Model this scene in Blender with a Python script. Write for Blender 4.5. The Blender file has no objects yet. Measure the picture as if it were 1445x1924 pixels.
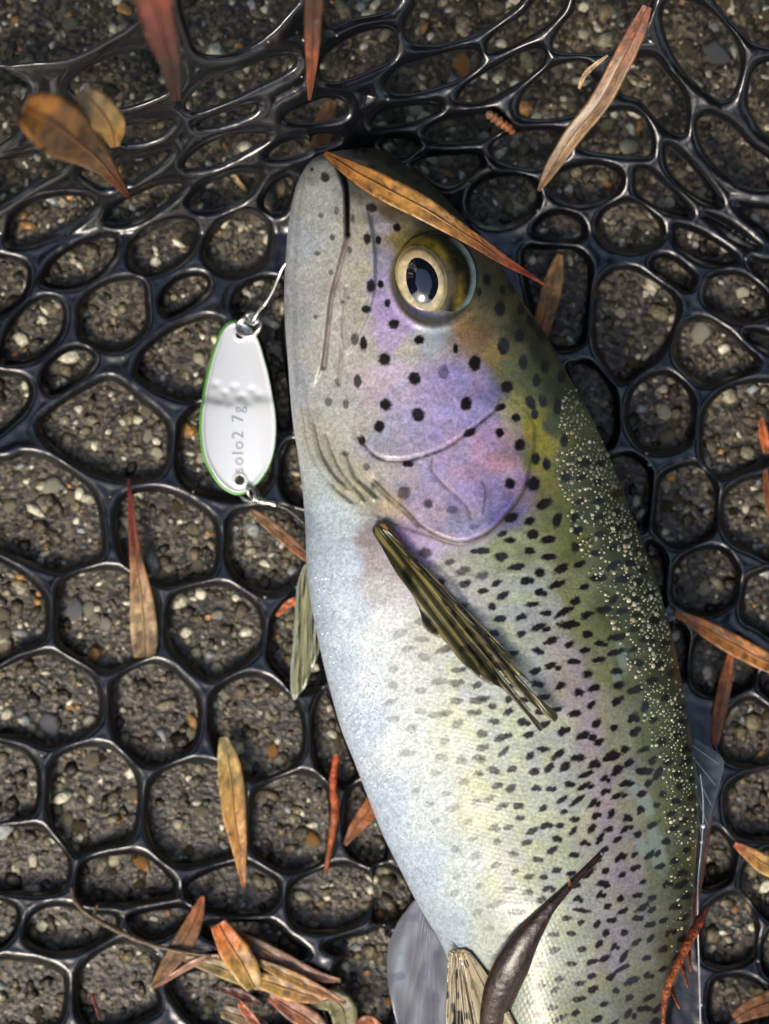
import bpy, math, random
import numpy as np
rng = np.random.default_rng(7); random.seed(7)
C = bpy.context.scene.collection
sc = bpy.context.scene
# ------------------------------------------------------------------ camera, sky, sun, exposure
W, H = 1445.0, 1924.0
PX = 0.00014                       # metres of ground per picture unit
CAMH = 0.42                        # camera height above the paving
cam = bpy.data.cameras.new('camera'); camo = bpy.data.objects.new('camera', cam); C.objects.link(camo)
camo.location = (0, 0, CAMH); camo.rotation_euler = (0, 0, 0)
cam.sensor_fit = 'HORIZONTAL'; cam.sensor_width = 36.0; cam.lens = 36.0*CAMH/(W*PX)
cam.clip_start = 0.01; cam.clip_end = 200
cam.dof.use_dof = True; cam.dof.focus_distance = CAMH-0.047; cam.dof.aperture_fstop = 13
sc.camera = camo
SUN_EL, SUN_AZ = math.radians(42), math.radians(205)     # azimuth clockwise from +Y (top of the picture)
world = bpy.data.worlds.new('World'); sc.world = world; world.use_nodes = True
wn = world.node_tree; bg = wn.nodes['Background']
sky = wn.nodes.new('ShaderNodeTexSky'); sky.sky_type = 'NISHITA'; sky.sun_disc = False
sky.sun_elevation = SUN_EL; sky.sun_rotation = SUN_AZ
sky.air_density = 1.0; sky.dust_density = 3.0; sky.ozone_density = 1.0
wn.links.new(sky.outputs[0], bg.inputs[0]); bg.inputs[1].default_value = 0.15
sl = bpy.data.lights.new('sun', 'SUN'); sl.energy = 1.5; sl.angle = math.radians(18); sl.color = (1.0, 0.93, 0.82)
so = bpy.data.objects.new('sun', sl); C.objects.link(so)
so.rotation_euler = (math.pi/2-SUN_EL, 0, math.pi-SUN_AZ)
so.location = (0, 0, 3)
vs = sc.view_settings; vs.view_transform = 'Standard'; vs.look = 'None'; vs.gamma = 1.0; vs.exposure = 0.6

# ------------------------------------------------------------------ helpers
def at(px, py, z):
    px = np.asarray(px, float); py = np.asarray(py, float); z = np.asarray(z, float)*np.ones_like(px)
    k = PX*(CAMH-z)/CAMH
    return np.stack([(px-W/2)*k, -(py-H/2)*k, z], -1)
def lin(c):
    c = np.asarray(c, float)/255.0
    return np.where(c <= 0.04045, c/12.92, ((c+0.055)/1.055)**2.4)
def sstep(a, b, x):
    t = np.clip((x-a)/(b-a), 0, 1); return t*t*(3-2*t)
def catmull(pts, n=5, closed=False):
    p = np.array(pts, float); m = len(p); out = []
    for i in range(m if closed else m-1):
        if closed: a, b, c, d = p[i-1], p[i], p[(i+1) % m], p[(i+2) % m]
        else: a, b, c, d = p[max(i-1, 0)], p[i], p[i+1], p[min(i+2, m-1)]
        for t in np.arange(n)/n:
            out.append(0.5*((2*b)+(-a+c)*t+(2*a-5*b+4*c-d)*t*t+(-a+3*b-3*c+d)*t**3))
    if not closed: out.append(p[-1])
    return np.array(out)
def dist_line(x, y, pts, closed=False):
    p = np.asarray(pts, float); best = np.full(x.shape, 1e9); n = len(p)
    for i in range(n if closed else n-1):
        a, b = p[i], p[(i+1) % n]; e = b-a; L = e@e+1e-12
        t = np.clip(((x-a[0])*e[0]+(y-a[1])*e[1])/L, 0, 1)
        best = np.minimum(best, (x-a[0]-t*e[0])**2+(y-a[1]-t*e[1])**2)
    return np.sqrt(best)
def inside(x, y, pts):
    p = np.asarray(pts, float); r = np.zeros(x.shape, bool); n = len(p)
    for i in range(n):
        x1, y1 = p[i]; x2, y2 = p[(i+1) % n]
        if y1 == y2: continue
        r ^= ((y1 > y) != (y2 > y)) & (x < (x2-x1)*(y-y1)/(y2-y1)+x1)
    return r
def sd(x, y, pts):                                   # positive inside
    d = dist_line(x, y, pts, True); return np.where(inside(x, y, pts), d, -d)
_lat = rng.random((256, 256))
def vnoise(x, y, s, o=0):                            # value noise, 0..1
    u = np.asarray(x)/s+o*17.3+500; v = np.asarray(y)/s+o*9.1+500
    i = np.floor(u).astype(int); j = np.floor(v).astype(int); fu = u-i; fv = v-j
    fu = fu*fu*(3-2*fu); fv = fv*fv*(3-2*fv); g = lambda a, b: _lat[a % 256, b % 256]
    return (g(i, j)*(1-fu)+g(i+1, j)*fu)*(1-fv)+(g(i, j+1)*(1-fu)+g(i+1, j+1)*fu)*fv
def mk(name, v, quads, mat, parent=None, col=None, smooth=True):
    v = np.asarray(v, np.float32); q = np.asarray(quads, np.int32); k = q.shape[1]
    me = bpy.data.meshes.new(name)
    me.vertices.add(len(v)); me.vertices.foreach_set('co', v.ravel())
    me.loops.add(q.size); me.loops.foreach_set('vertex_index', q.ravel())
    me.polygons.add(len(q)); me.polygons.foreach_set('loop_start', np.arange(0, q.size, k, dtype=np.int32))
    if smooth: me.polygons.foreach_set('use_smooth', np.ones(len(q), bool))
    me.update(calc_edges=True); me.validate()
    if col is not None:
        a = me.color_attributes.new('Col', 'FLOAT_COLOR', 'POINT')
        c = np.ones((len(v), 4), np.float32); c[:, :3] = col; a.data.foreach_set('color', c.ravel())
    me.materials.append(mat)
    o = bpy.data.objects.new(name, me); C.objects.link(o)
    if parent: o.parent = parent
    return o
def thing(name, label, cat, group=None, loc=(0, 0, 0)):
    o = bpy.data.objects.new(name, None); C.objects.link(o); o.empty_display_size = 0.01
    tag(o, label, cat, group); return o
def tag(o, label, cat, group=None):
    o['label'] = label; o['category'] = cat
    if group: o['group'] = group
    return o
def material(name, color=(0.5, 0.5, 0.5), rough=0.4, attr=False, metal=0.0, coat=0.0, coat_r=0.05, spec=0.5,
             bump=0.0, bscale=1000, vary=0.0, vscale=800, trans=0.0, sss=0.0, alpha=1.0):
    m = bpy.data.materials.new(name); m.use_nodes = True; n = m.node_tree.nodes; l = m.node_tree.links
    b = n['Principled BSDF']; b.inputs['Roughness'].default_value = rough; b.inputs['Metallic'].default_value = metal
    b.inputs['Coat Weight'].default_value = coat; b.inputs['Coat Roughness'].default_value = coat_r
    b.inputs['Specular IOR Level'].default_value = spec; b.inputs['Transmission Weight'].default_value = trans
    b.inputs['Alpha'].default_value = alpha
    tc = n.new('ShaderNodeTexCoord')
    if attr:
        a = n.new('ShaderNodeAttribute'); a.attribute_name = 'Col'; src = a.outputs['Color']
    else:
        a = n.new('ShaderNodeRGB'); a.outputs[0].default_value = (*color, 1); src = a.outputs[0]
    if vary > 0:
        t = n.new('ShaderNodeTexNoise'); t.inputs['Scale'].default_value = vscale; t.inputs['Detail'].default_value = 4
        l.new(tc.outputs['Object'], t.inputs['Vector'])
        mr = n.new('ShaderNodeMapRange'); mr.inputs[1].default_value = 0.3; mr.inputs[2].default_value = 0.7
        mr.inputs[3].default_value = 1-vary; mr.inputs[4].default_value = 1+vary
        l.new(t.outputs['Fac'], mr.inputs[0])
        mx = n.new('ShaderNodeVectorMath'); mx.operation = 'SCALE'; l.new(src, mx.inputs[0]); l.new(mr.outputs[0], mx.inputs['Scale'])
        src = mx.outputs[0]
    l.new(src, b.inputs['Base Color'])
    if bump > 0:
        t = n.new('ShaderNodeTexNoise'); t.inputs['Scale'].default_value = bscale; t.inputs['Detail'].default_value = 3
        l.new(tc.outputs['Object'], t.inputs['Vector'])
        bp = n.new('ShaderNodeBump'); bp.inputs['Strength'].default_value = 1.0; bp.inputs['Distance'].default_value = bump
        l.new(t.outputs['Fac'], bp.inputs['Height']); l.new(bp.outputs[0], b.inputs['Normal'])
    return m
def sheet(name, D, xs, ys, h, ztop, zbot, mat, parent=None, colf=None):
    """solid sheet over the grid where D>0; rim vertices are moved onto D=0 and shared by top and underside"""
    X, Y = np.meshgrid(xs, ys); ny, nx = X.shape
    gy, gx = np.gradient(D, h)
    pos = D > 0
    cell = pos[:-1, :-1] | pos[1:, :-1] | pos[:-1, 1:] | pos[1:, 1:]
    idx = np.arange(ny*nx).reshape(ny, nx)
    q = np.stack([idx[1:, :-1], idx[1:, 1:], idx[:-1, 1:], idx[:-1, :-1]], -1)[cell]
    rim = ~pos
    gl = np.sqrt(gx**2+gy**2)+1e-6; sh = np.where(rim, np.clip(-D, 0, 1.5*h), 0)
    X2 = X+gx/gl*sh; Y2 = Y+gy/gl*sh; D2 = np.where(rim, 0, D)
    used = np.zeros(ny*nx, bool); used[q.ravel()] = True
    m1 = -np.ones(ny*nx, int); m1[used] = np.arange(used.sum()); n1 = used.sum()
    inn = used & pos.ravel(); m2 = m1.copy(); m2[inn] = n1+np.arange(inn.sum())
    x = X2.ravel(); y = Y2.ravel(); d = D2.ravel()
    vt = at(x[used], y[used], ztop(x[used], y[used], d[used])); vb = at(x[inn], y[inn], zbot(x[inn], y[inn], d[inn]))
    v = np.concatenate([vt, vb]); faces = np.concatenate([m1[q], m2[q][:, ::-1]])
    col = None
    if colf is not None:
        ct = colf(x[used], y[used], d[used]); col = np.concatenate([ct, ct[inn[used]]])
    return mk(name, v, faces, mat, parent, col)
def poly_sheet(name, poly, h, ztop, zbot, mat, parent=None, colf=None, holes=()):
    p = np.asarray(poly, float); x0, y0 = p.min(0)-2*h; x1, y1 = p.max(0)+2*h
    xs = np.arange(x0, x1+h, h); ys = np.arange(y0, y1+h, h); X, Y = np.meshgrid(xs, ys)
    D = sd(X, Y, p)
    for hp in holes: D = np.minimum(D, -sd(X, Y, hp))
    return sheet(name, D, xs, ys, h, ztop, zbot, mat, parent, colf)
def tube(name, pts, rad, mat, parent=None, seg=8, col=None, closed=False, flat=1.0):
    """pts: world points (n,3); rad: metres, scalar or per point"""
    p = np.asarray(pts, float); n = len(p); r = np.ones(n)*rad if np.isscalar(rad) else np.asarray(rad, float)
    if closed: t = np.roll(p, -1, 0)-np.roll(p, 1, 0)
    else: t = np.gradient(p, axis=0)
    t /= np.linalg.norm(t, axis=1, keepdims=True)+1e-12
    up = np.array([0, 0, 1.0])
    s = np.cross(t, up); ln = np.linalg.norm(s, axis=1, keepdims=True); s = np.where(ln > 1e-3, s/np.maximum(ln, 1e-9), [1.0, 0, 0]); u = np.cross(s, t)
    a = np.linspace(0, 2*np.pi, seg, endpoint=False)
    v = p[:, None]+r[:, None, None]*(np.cos(a)[None, :, None]*s[:, None]+flat*np.sin(a)[None, :, None]*u[:, None])
    v = v.reshape(-1, 3); f = []
    for i in range(n if closed else n-1):
        for j in range(seg):
            k = (j+1) % seg; i2 = (i+1) % n
            f.append((i*seg+j, i2*seg+j, i2*seg+k, i*seg+k))
    if not closed:
        b = len(v); v = np.concatenate([v, p[:1], p[-1:]])
        for j in range(0, seg, 2):
            f.append((b, (j+2) % seg, j+1, j)); e = (n-1)*seg
            f.append((b+1, e+j, e+j+1, e+(j+2) % seg))
    c = None
    if col is not None:
        c = np.repeat(np.asarray(col, float), seg, 0)
        if not closed: c = np.concatenate([c, c[:1], c[-seg:][:1]])
    return mk(name, v, f, mat, parent, c)
def ico(sub):
    g = (1+5**.5)/2
    v = [(-1, g, 0), (1, g, 0), (-1, -g, 0), (1, -g, 0), (0, -1, g), (0, 1, g), (0, -1, -g), (0, 1, -g), (g, 0, -1), (g, 0, 1), (-g, 0, -1), (-g, 0, 1)]
    f = [(0,11,5),(0,5,1),(0,1,7),(0,7,10),(0,10,11),(1,5,9),(5,11,4),(11,10,2),(10,7,6),(7,1,8),(3,9,4),(3,4,2),(3,2,6),(3,6,8),(3,8,9),(4,9,5),(2,4,11),(6,2,10),(8,6,7),(9,8,1)]
    v = [np.array(p)/np.linalg.norm(p) for p in v]
    for _ in range(sub):
        cache = {}; nf = []
        def mid(a, b):
            k = (min(a, b), max(a, b))
            if k not in cache:
                m = v[a]+v[b]; v.append(m/np.linalg.norm(m)); cache[k] = len(v)-1
            return cache[k]
        for a, b, c in f:
            x, y, z = mid(a, b), mid(b, c), mid(c, a); nf += [(a, x, z), (b, y, x), (c, z, y), (x, y, z)]
        f = nf
    return np.array(v), np.array(f)
def blobs(name, cen, rx, ry, rz, ang, mat, parent, col, sub=0, jit=0.0):
    V, F = ico(sub); n = len(cen); cen = np.asarray(cen)
    P = np.repeat(V[None], n, 0)
    if jit: P = P*(1+jit*(rng.random((n, len(V), 1))-0.5)*2)
    P = P*np.stack([rx, ry, rz], -1)[:, None]
    c, s = np.cos(ang)[:, None], np.sin(ang)[:, None]
    Q = np.stack([P[..., 0]*c-P[..., 1]*s, P[..., 0]*s+P[..., 1]*c, P[..., 2]], -1)+cen[:, None]
    Fm = (F[None]+(np.arange(n)*len(V))[:, None, None]).reshape(-1, 3)
    return mk(name, Q.reshape(-1, 3), Fm, mat, parent, np.repeat(col, len(V), 0) if col is not None else None)

# ------------------------------------------------------------------ ground: wet exposed-aggregate paving
def ground_mat():
    m = bpy.data.materials.new('wet_paving'); m.use_nodes = True; n = m.node_tree.nodes; l = m.node_tree.links
    b = n['Principled BSDF']; tc = n.new('ShaderNodeTexCoord')
    v = n.new('ShaderNodeTexVoronoi'); v.inputs['Scale'].default_value = 900; l.new(tc.outputs['Object'], v.inputs['Vector'])
    r = n.new('ShaderNodeValToRGB'); r.color_ramp.elements[0].color = (0.020, 0.017, 0.012, 1); r.color_ramp.elements[1].color = (0.20, 0.17, 0.115, 1)
    e = r.color_ramp.elements.new(0.55); e.color = (0.060, 0.050, 0.034, 1)
    sp = n.new('ShaderNodeSeparateColor'); l.new(v.outputs['Color'], sp.inputs[0]); l.new(sp.outputs[0], r.inputs[0])
    t = n.new('ShaderNodeTexNoise'); t.inputs['Scale'].default_value = 60; t.inputs['Detail'].default_value = 6; l.new(tc.outputs['Object'], t.inputs['Vector'])
    mr = n.new('ShaderNodeMapRange'); mr.inputs[1].default_value = 0.3; mr.inputs[2].default_value = 0.7; mr.inputs[3].default_value = 0.55; mr.inputs[4].default_value = 1.35
    l.new(t.outputs['Fac'], mr.inputs[0])
    mx = n.new('ShaderNodeVectorMath'); mx.operation = 'SCALE'; l.new(r.outputs[0], mx.inputs[0]); l.new(mr.outputs[0], mx.inputs['Scale'])
    l.new(mx.outputs[0], b.inputs['Base Color']); b.inputs['Roughness'].default_value = 0.35
    bp = n.new('ShaderNodeBump'); bp.inputs['Distance'].default_value = 0.0006; bp.inputs['Strength'].default_value = 1
    t2 = n.new('ShaderNodeTexNoise'); t2.inputs['Scale'].default_value = 700; t2.inputs['Detail'].default_value = 4; l.new(tc.outputs['Object'], t2.inputs['Vector'])
    l.new(t2.outputs['Fac'], bp.inputs['Height']); l.new(bp.outputs[0], b.inputs['Normal'])
    return m
ground = mk('ground', [(-20, -20, 0), (20, -20, 0), (20, 20, 0), (-20, 20, 0)], [(0, 1, 2, 3)], ground_mat(), smooth=False)
ground['kind'] = 'structure'
M_stone = material('aggregate', attr=True, rough=0.26, bump=0.0005, bscale=1300, vary=0.45, vscale=900)
def stone_cols(n):
    base = np.array([lin((112, 102, 76)), lin((80, 73, 56)), lin((146, 138, 114)), lin((206, 200, 174)), lin((172, 128, 74)), lin((54, 49, 38)), lin((150, 154, 150))])
    k = rng.choice(7, n, p=[.22, .21, .16, .15, .03, .17, .06]); return base[k]*(0.75+0.5*rng.random((n, 1)))
NS = 15000
sx = rng.uniform(-260, 1705, NS); sy = rng.uniform(-260, 2184, NS); sr = np.clip(np.exp(rng.normal(1.72, 0.55, NS)), 2.2, 17)
blobs('aggregate', at(sx, sy, 0.0)+np.stack([0*sx, 0*sx, sr*PX*0.08], -1), sr*PX*rng.uniform(.8, 1.6, NS), sr*PX*rng.uniform(.6, 1.1, NS), sr*PX*0.24,
      rng.uniform(0, 6.28, NS), M_stone, ground, stone_cols(NS), 0, 0.34)['kind'] = 'stuff'
# larger stones set singly
V1, F1 = ico(1); peb_meshes = []
for k in range(10):
    c = stone_cols(1)[0] if k > 3 else lin([(196, 192, 170), (150, 150, 150), (190, 140, 80), (175, 168, 140)][k])
    o = mk('pebble', V1*(1+0.55*(rng.random((42, 1))-0.5))*[1, .78, .30], F1, M_stone, ground, np.repeat(c[None], 42, 0)); peb_meshes.append(o)
traced_peb = [(100,912,20,0),(140,1145,22,1),(200,1170,14,0),(1318,622,22,0),(1345,100,26,1),(735,1880,12,2),(268,1620,16,2),(585,1575,16,2),(512,1408,14,2),(95,1360,24,1),(1240,640,14,3),(1180,275,18,0),(868,120,20,2),(410,1155,12,0),(360,1380,13,3)]
pebs = list(traced_peb)
while len(pebs) < 240:
    pebs.append((rng.uniform(0, 1445), rng.uniform(0, 1924), rng.uniform(9, 16), int(rng.integers(3, 10))))
for i, (px, py, r, k) in enumerate(pebs):
    o = peb_meshes[k] if (i >= 15 and False) else bpy.data.objects.new('pebble', peb_meshes[k].data)
    C.objects.link(o); o.parent = ground
    p = at(px, py, 0.0); o.location = (p[0], p[1], r*PX*0.05); o.scale = (r*PX*1.05,)*3; o.rotation_euler = (0, 0, rng.uniform(0, 6.28))
for o in peb_meshes:
    me = o.data; bpy.data.objects.remove(o)

# ------------------------------------------------------------------ trees that stand round the paving and close off the low sky
M_bark = material('bark', (.06, .045, .03), rough=.8, bump=.02, bscale=12)
M_tree = material('evergreen_foliage', (.035, .055, .022), rough=.6, vary=.4, vscale=3)
def crown_mesh():
    n = 2600; z = rng.random(n); r = (.25+1.15*np.sin(np.pi*np.clip(z*.86+.12, 0, 1))**.8)*np.sqrt(rng.random(n)); a = rng.uniform(0, 6.283, n)
    p = np.stack([r*np.cos(a), r*np.sin(a), 1.2+z*5.2], -1); v = []
    for i in range(n):
        u = rng.normal(size=3); u /= np.linalg.norm(u); w = np.cross(u, rng.normal(size=3)); w /= np.linalg.norm(w); k = rng.uniform(.10, .24)
        v += [p[i]-u*k, p[i]+w*k*.5, p[i]+u*k, p[i]-w*k*.5]
    return np.array(v), np.arange(4*n).reshape(-1, 4)
tv, tq = crown_mesh(); tree_src = None
for i, (az, rad_, sc_) in enumerate([(292, 3.4, 1.0), (325, 4.0, 1.15), (355, 3.3, 1.0), (22, 3.9, 1.1), (52, 3.2, .95), (82, 3.8, 1.1), (112, 3.3, 1.0), (146, 4.6, 1.0), (262, 4.2, 1.05), (172, 9.0, .9), (188, 9.6, .85), (204, 9.2, .8), (220, 9.8, .85), (238, 8.6, .95)]):
    t = thing('evergreen_tree', 'dark evergreen tree standing round the wet paving', 'tree', 'trees standing round the paving')
    t.location = (rad_*math.sin(math.radians(az)), rad_*math.cos(math.radians(az)), 0); t.scale = (sc_,)*3; t.rotation_euler = (0, 0, i*1.3)
    if tree_src is None:
        tr = tube('trunk', np.array([(0, 0, -.05), (.02, .01, 1.5), (-.02, .02, 3.5), (0, 0, 6.2)]), [.16, .13, .09, .02], M_bark, t, 10)
        cr = mk('crown', tv, tq, M_tree, t, smooth=False); tree_src = (tr, cr)
    else:
        for s_ in tree_src:
            o = s_.copy(); C.objects.link(o); o.parent = t

# ------------------------------------------------------------------ landing net: holes traced one by one
def Z(ox, oy, pts, s=2.0): return [(ox+a/s, oy+b/s) for a, b in pts]
holes = []
for p in [[(-60,-60),(525,-60),(515,60),(400,140),(270,205),(130,225),(-60,210)], [(720,-40),(1100,-40),(1060,60),(960,150),(850,195),(760,190),(725,130)],
 [(1240,-40),(1480,-40),(1460,30),(1330,60),(1240,90)], [(-40,270),(60,290),(100,330),(70,400),(70,470),(20,530),(-60,545)],
 [(270,310),(400,230),(560,190),(640,240),(660,310),(560,370),(450,400),(330,380)], [(700,390),(780,310),(900,270),(1000,230),(1090,215),(1090,250),(980,310),(860,370),(740,415)],
 [(1220,290),(1215,230),(1300,160),(1400,120),(1470,125),(1470,210),(1380,260),(1280,300)], [(450,530),(450,480),(560,465),(650,455),(600,510),(520,535)],
 [(740,470),(840,425),(960,395),(930,430),(820,470)], [(1070,445),(1140,400),(1230,370),(1290,385),(1290,430),(1180,460)],
 [(440,660),(450,600),(540,590),(640,565),(610,610),(540,660),(480,690)], [(690,615),(760,550),(860,510),(980,500),(1000,520),(920,570),(820,620),(720,635)],
 [(1000,590),(1060,540),(1150,520),(1170,560),(1080,595)], [(1175,555),(1180,505),(1270,505),(1260,530)],
 [(-60,620),(60,590),(170,570),(255,590),(230,640),(120,700),(30,760),(-60,790)], [(300,650),(330,620),(400,640),(440,690),(400,710),(330,680)],
 [(395,830),(410,780),(490,735),(600,690),(680,685),(690,710),(620,770),(520,830),(440,845)], [(705,770),(740,710),(820,670),(900,645),(980,655),(960,710),(880,770),(780,800)],
 [(985,760),(1010,700),(1080,660),(1110,690),(1090,760),(1050,805),(1000,790)], [(30,890),(50,820),(120,760),(230,730),(330,735),(360,770),(310,830),(210,880),(100,920),(40,920)]]:
    holes.append(Z(0, 0, p))
holes += [[(245,480),(250,455),(285,430),(330,415),(362,420),(367,445),(350,480),(315,505),(275,515),(250,500)], [(385,480),(390,450),(420,415),(460,398),(495,410),(507,440),(500,480),(480,505),(440,515),(405,505)],
 [(80,530),(90,500),(115,478),(160,452),(218,445),(212,490),(170,527),(125,540)]]
for p in [[(95,130),(90,90),(130,20),(160,-40),(500,-40),(450,50),(330,120),(220,155),(130,155)], [(400,160),(450,110),(530,60),(600,-20),(680,-40),(660,30),(600,90),(500,150),(410,185)],
 [(645,180),(670,110),(720,50),(760,-40),(980,-40),(985,30),(930,110),(850,185),(750,190)], [(15,310),(60,260),(150,230),(260,200),(335,195),(350,230),(300,280),(200,320),(100,345),(30,340)],
 [(285,365),(330,310),(420,260),(520,205),(585,195),(590,230),(540,280),(460,330),(370,375),(300,378)], [(-40,470),(-20,430),(60,405),(170,398),(205,408),(150,440),(60,465)],
 [(510,400),(540,340),(620,270),(700,240),(755,245),(770,290),(820,340),(800,390),(700,430),(620,445),(530,440)], [(155,500),(200,465),(300,440),(400,430),(440,480),(380,520),(260,535),(180,525)],
 [(-10,540),(30,520),(90,525),(122,548),(90,580),(50,590),(10,570)], [(885,300),(890,250),(950,230),(1010,230),(1060,290),(1110,350),(1130,420),(1125,500),(1070,490),(1010,430),(960,370),(900,350)],
 [(735,540),(740,490),(800,440),(880,420),(950,430),(990,480),(1000,580),(930,588),(840,580),(760,565)], [(400,560),(430,520),(520,495),(620,490),(680,520),(685,570),(630,610),(560,635),(480,625),(420,600)],
 [(105,620),(160,590),(260,580),(340,580),(362,615),(330,650),(260,700),(200,690),(140,650)], [(315,760),(340,700),(420,665),(510,660),(570,700),(575,760),(540,810),(460,850),(380,850),(330,810)],
 [(615,680),(660,645),(740,620),(820,618),(880,650),(890,690),(850,740),(770,770),(690,765),(635,735)], [(938,680),(945,640),(990,640),(1050,690),(1110,740),(1155,805),(1100,805),(1020,780),(950,730)],
 [(1055,590),(1060,545),(1100,570),(1170,640),(1230,710),(1265,768),(1200,755),(1120,700),(1070,640)], [(1178,500),(1185,445),(1240,440),(1310,480),(1380,550),(1450,600),(1480,700),(1380,710),(1290,660),(1210,580)],
 [(1055,80),(1065,20),(1110,5),(1200,40),(1270,100),(1320,180),(1330,260),(1310,340),(1270,375),(1200,330),(1130,260),(1080,170)], [(1260,-40),(1560,-40),(1560,165),(1410,158),(1350,110),(1290,50)],
 [(1370,380),(1390,280),(1440,240),(1560,240),(1560,560),(1430,500),(1390,440)], [(560,860),(600,815),(670,800),(735,830),(750,880),(700,905),(620,895),(570,880)],
 [(800,850),(830,790),(900,758),(970,770),(1030,830),(1042,890),(990,930),(910,940),(830,910)]]:
    holes.append(Z(722, 0, p))
holes += [[(1266,426),(1290,428),(1317,439),(1345,453),(1372,472),(1384,485),(1374,492),(1345,495),(1319,490),(1294,475),(1272,457)], [(1224,490),(1240,481),(1261,484),(1283,499),(1303,519),(1301,538),(1290,542),(1272,534),(1250,523),(1229,506)],
 [(1325,404),(1345,409),(1372,422),(1400,442),(1425,462),(1409,460),(1382,446),(1352,424)], [(1383,384),(1409,387),(1470,400),(1470,455),(1424,424),(1400,406)], [(1409,485),(1430,490),(1470,500),(1470,540),(1435,522),(1415,505)],
 [(1330,527),(1345,516),(1369,512),(1400,519),(1427,538),(1440,560),(1442,578),(1437,593),(1400,602),(1372,600),(1345,582),(1323,558)], [(1400,622),(1440,625),(1475,650),(1475,670),(1430,652),(1410,640)]]
for p in [[(-40,20),(40,10),(105,40),(105,110),(70,170),(0,215),(-60,225)], [(10,340),(40,260),(110,180),(180,155),(235,180),(242,250),(210,320),(130,385),(60,400),(10,395)],
 [(303,240),(310,170),(380,110),(470,85),(540,100),(552,180),(550,260),(500,320),(440,350),(370,340),(310,300)], [(608,190),(620,130),(680,80),(750,70),(785,95),(770,140),(700,190),(640,220)],
 [(878,180),(910,115),(990,82),(1060,100),(1075,200),(1060,300),(1090,500),(1090,640),(1045,640),(1025,520),(1000,390),(960,290),(900,235)], [(160,470),(180,410),(250,355),(320,350),(357,385),(330,430),(250,490),(190,515)],
 [(512,420),(540,360),(640,280),(760,232),(820,240),(835,270),(810,380),(780,480),(740,530),(680,535),(590,500),(520,450)], [(-60,460),(60,450),(110,480),(110,540),(60,610),(-60,680)],
 [(145,640),(180,590),(280,520),(390,465),(450,475),(530,540),(600,600),(635,660),(625,780),(570,830),(440,835),(300,790),(190,710)], [(680,640),(720,585),(750,560),(850,580),(980,680),(1025,780),(1010,850),(960,900),(870,910),(780,890),(700,850),(670,780)],
 [(1062,760),(1100,700),(1140,760),(1150,900),(1120,930),(1070,880)]]:
    holes.append(Z(0, 481, p))
holes += [[(-30,880),(20,862),(45,853),(90,862),(145,895),(180,935),(192,985),(195,1030),(185,1050),(150,1065),(110,1072),(70,1062),(30,1045),(-30,1010)], [(218,962),(235,932),(275,920),(320,925),(365,947),(405,985),(408,1050),(395,1080),(350,1093),(300,1097),(250,1070),(222,1020)],
 [(396,1362),(398,1317),(415,1292),(450,1272),(485,1270),(520,1287),(555,1317),(570,1357),(570,1402),(555,1435),(525,1455),(485,1465),(445,1445),(410,1410)], [(588,1342),(600,1307),(617,1302),(660,1420),(670,1450),(655,1475),(630,1470),(600,1440),(590,1390)],
 [(-30,1400),(30,1405),(60,1425),(72,1450),(72,1500),(60,1530),(20,1542),(-30,1545)], [(92,1480),(95,1440),(115,1415),(150,1402),(190,1400),(225,1415),(250,1445),(262,1480),(258,1540),(245,1575),(200,1590),(150,1605),(115,1580),(92,1530)],
 [(275,1500),(285,1470),(310,1445),(345,1432),(390,1432),(430,1445),(455,1480),(460,1540),(455,1590),(430,1610),(380,1622),(340,1625),(300,1605),(277,1560)]]
for p in [[(855,100),(870,20),(950,-10),(1140,10),(1145,180),(1110,260),(1040,300),(960,290),(890,240),(855,170)], [(-60,190),(50,210),(130,270),(172,330),(175,440),(150,490),(70,520),(-60,560)],
 [(215,330),(230,270),(300,225),(400,210),(480,230),(580,300),(585,470),(560,530),(490,570),(400,595),(320,560),(240,510),(212,440)], [(628,440),(635,360),(660,310),(740,280),(830,272),(900,300),(970,360),(988,440),(975,510),(930,560),(860,600),(790,625),(740,600),(670,540),(635,490)],
 [(1015,490),(1030,400),(1090,330),(1130,310),(1200,560),(1215,640),(1180,665),(1100,670),(1070,620),(1020,560)], [(-60,640),(30,570),(110,540),(190,530),(280,570),(350,620),(378,690),(375,770),(340,820),(270,860),(180,880),(100,850),(0,840),(-60,830)],
 [(418,700),(430,640),(490,590),(560,565),(630,580),(690,630),(740,690),(750,780),(735,860),(690,910),(610,945),(530,940),(460,880),(425,800)]]:
    holes.append(Z(0, 962, p))
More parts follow.
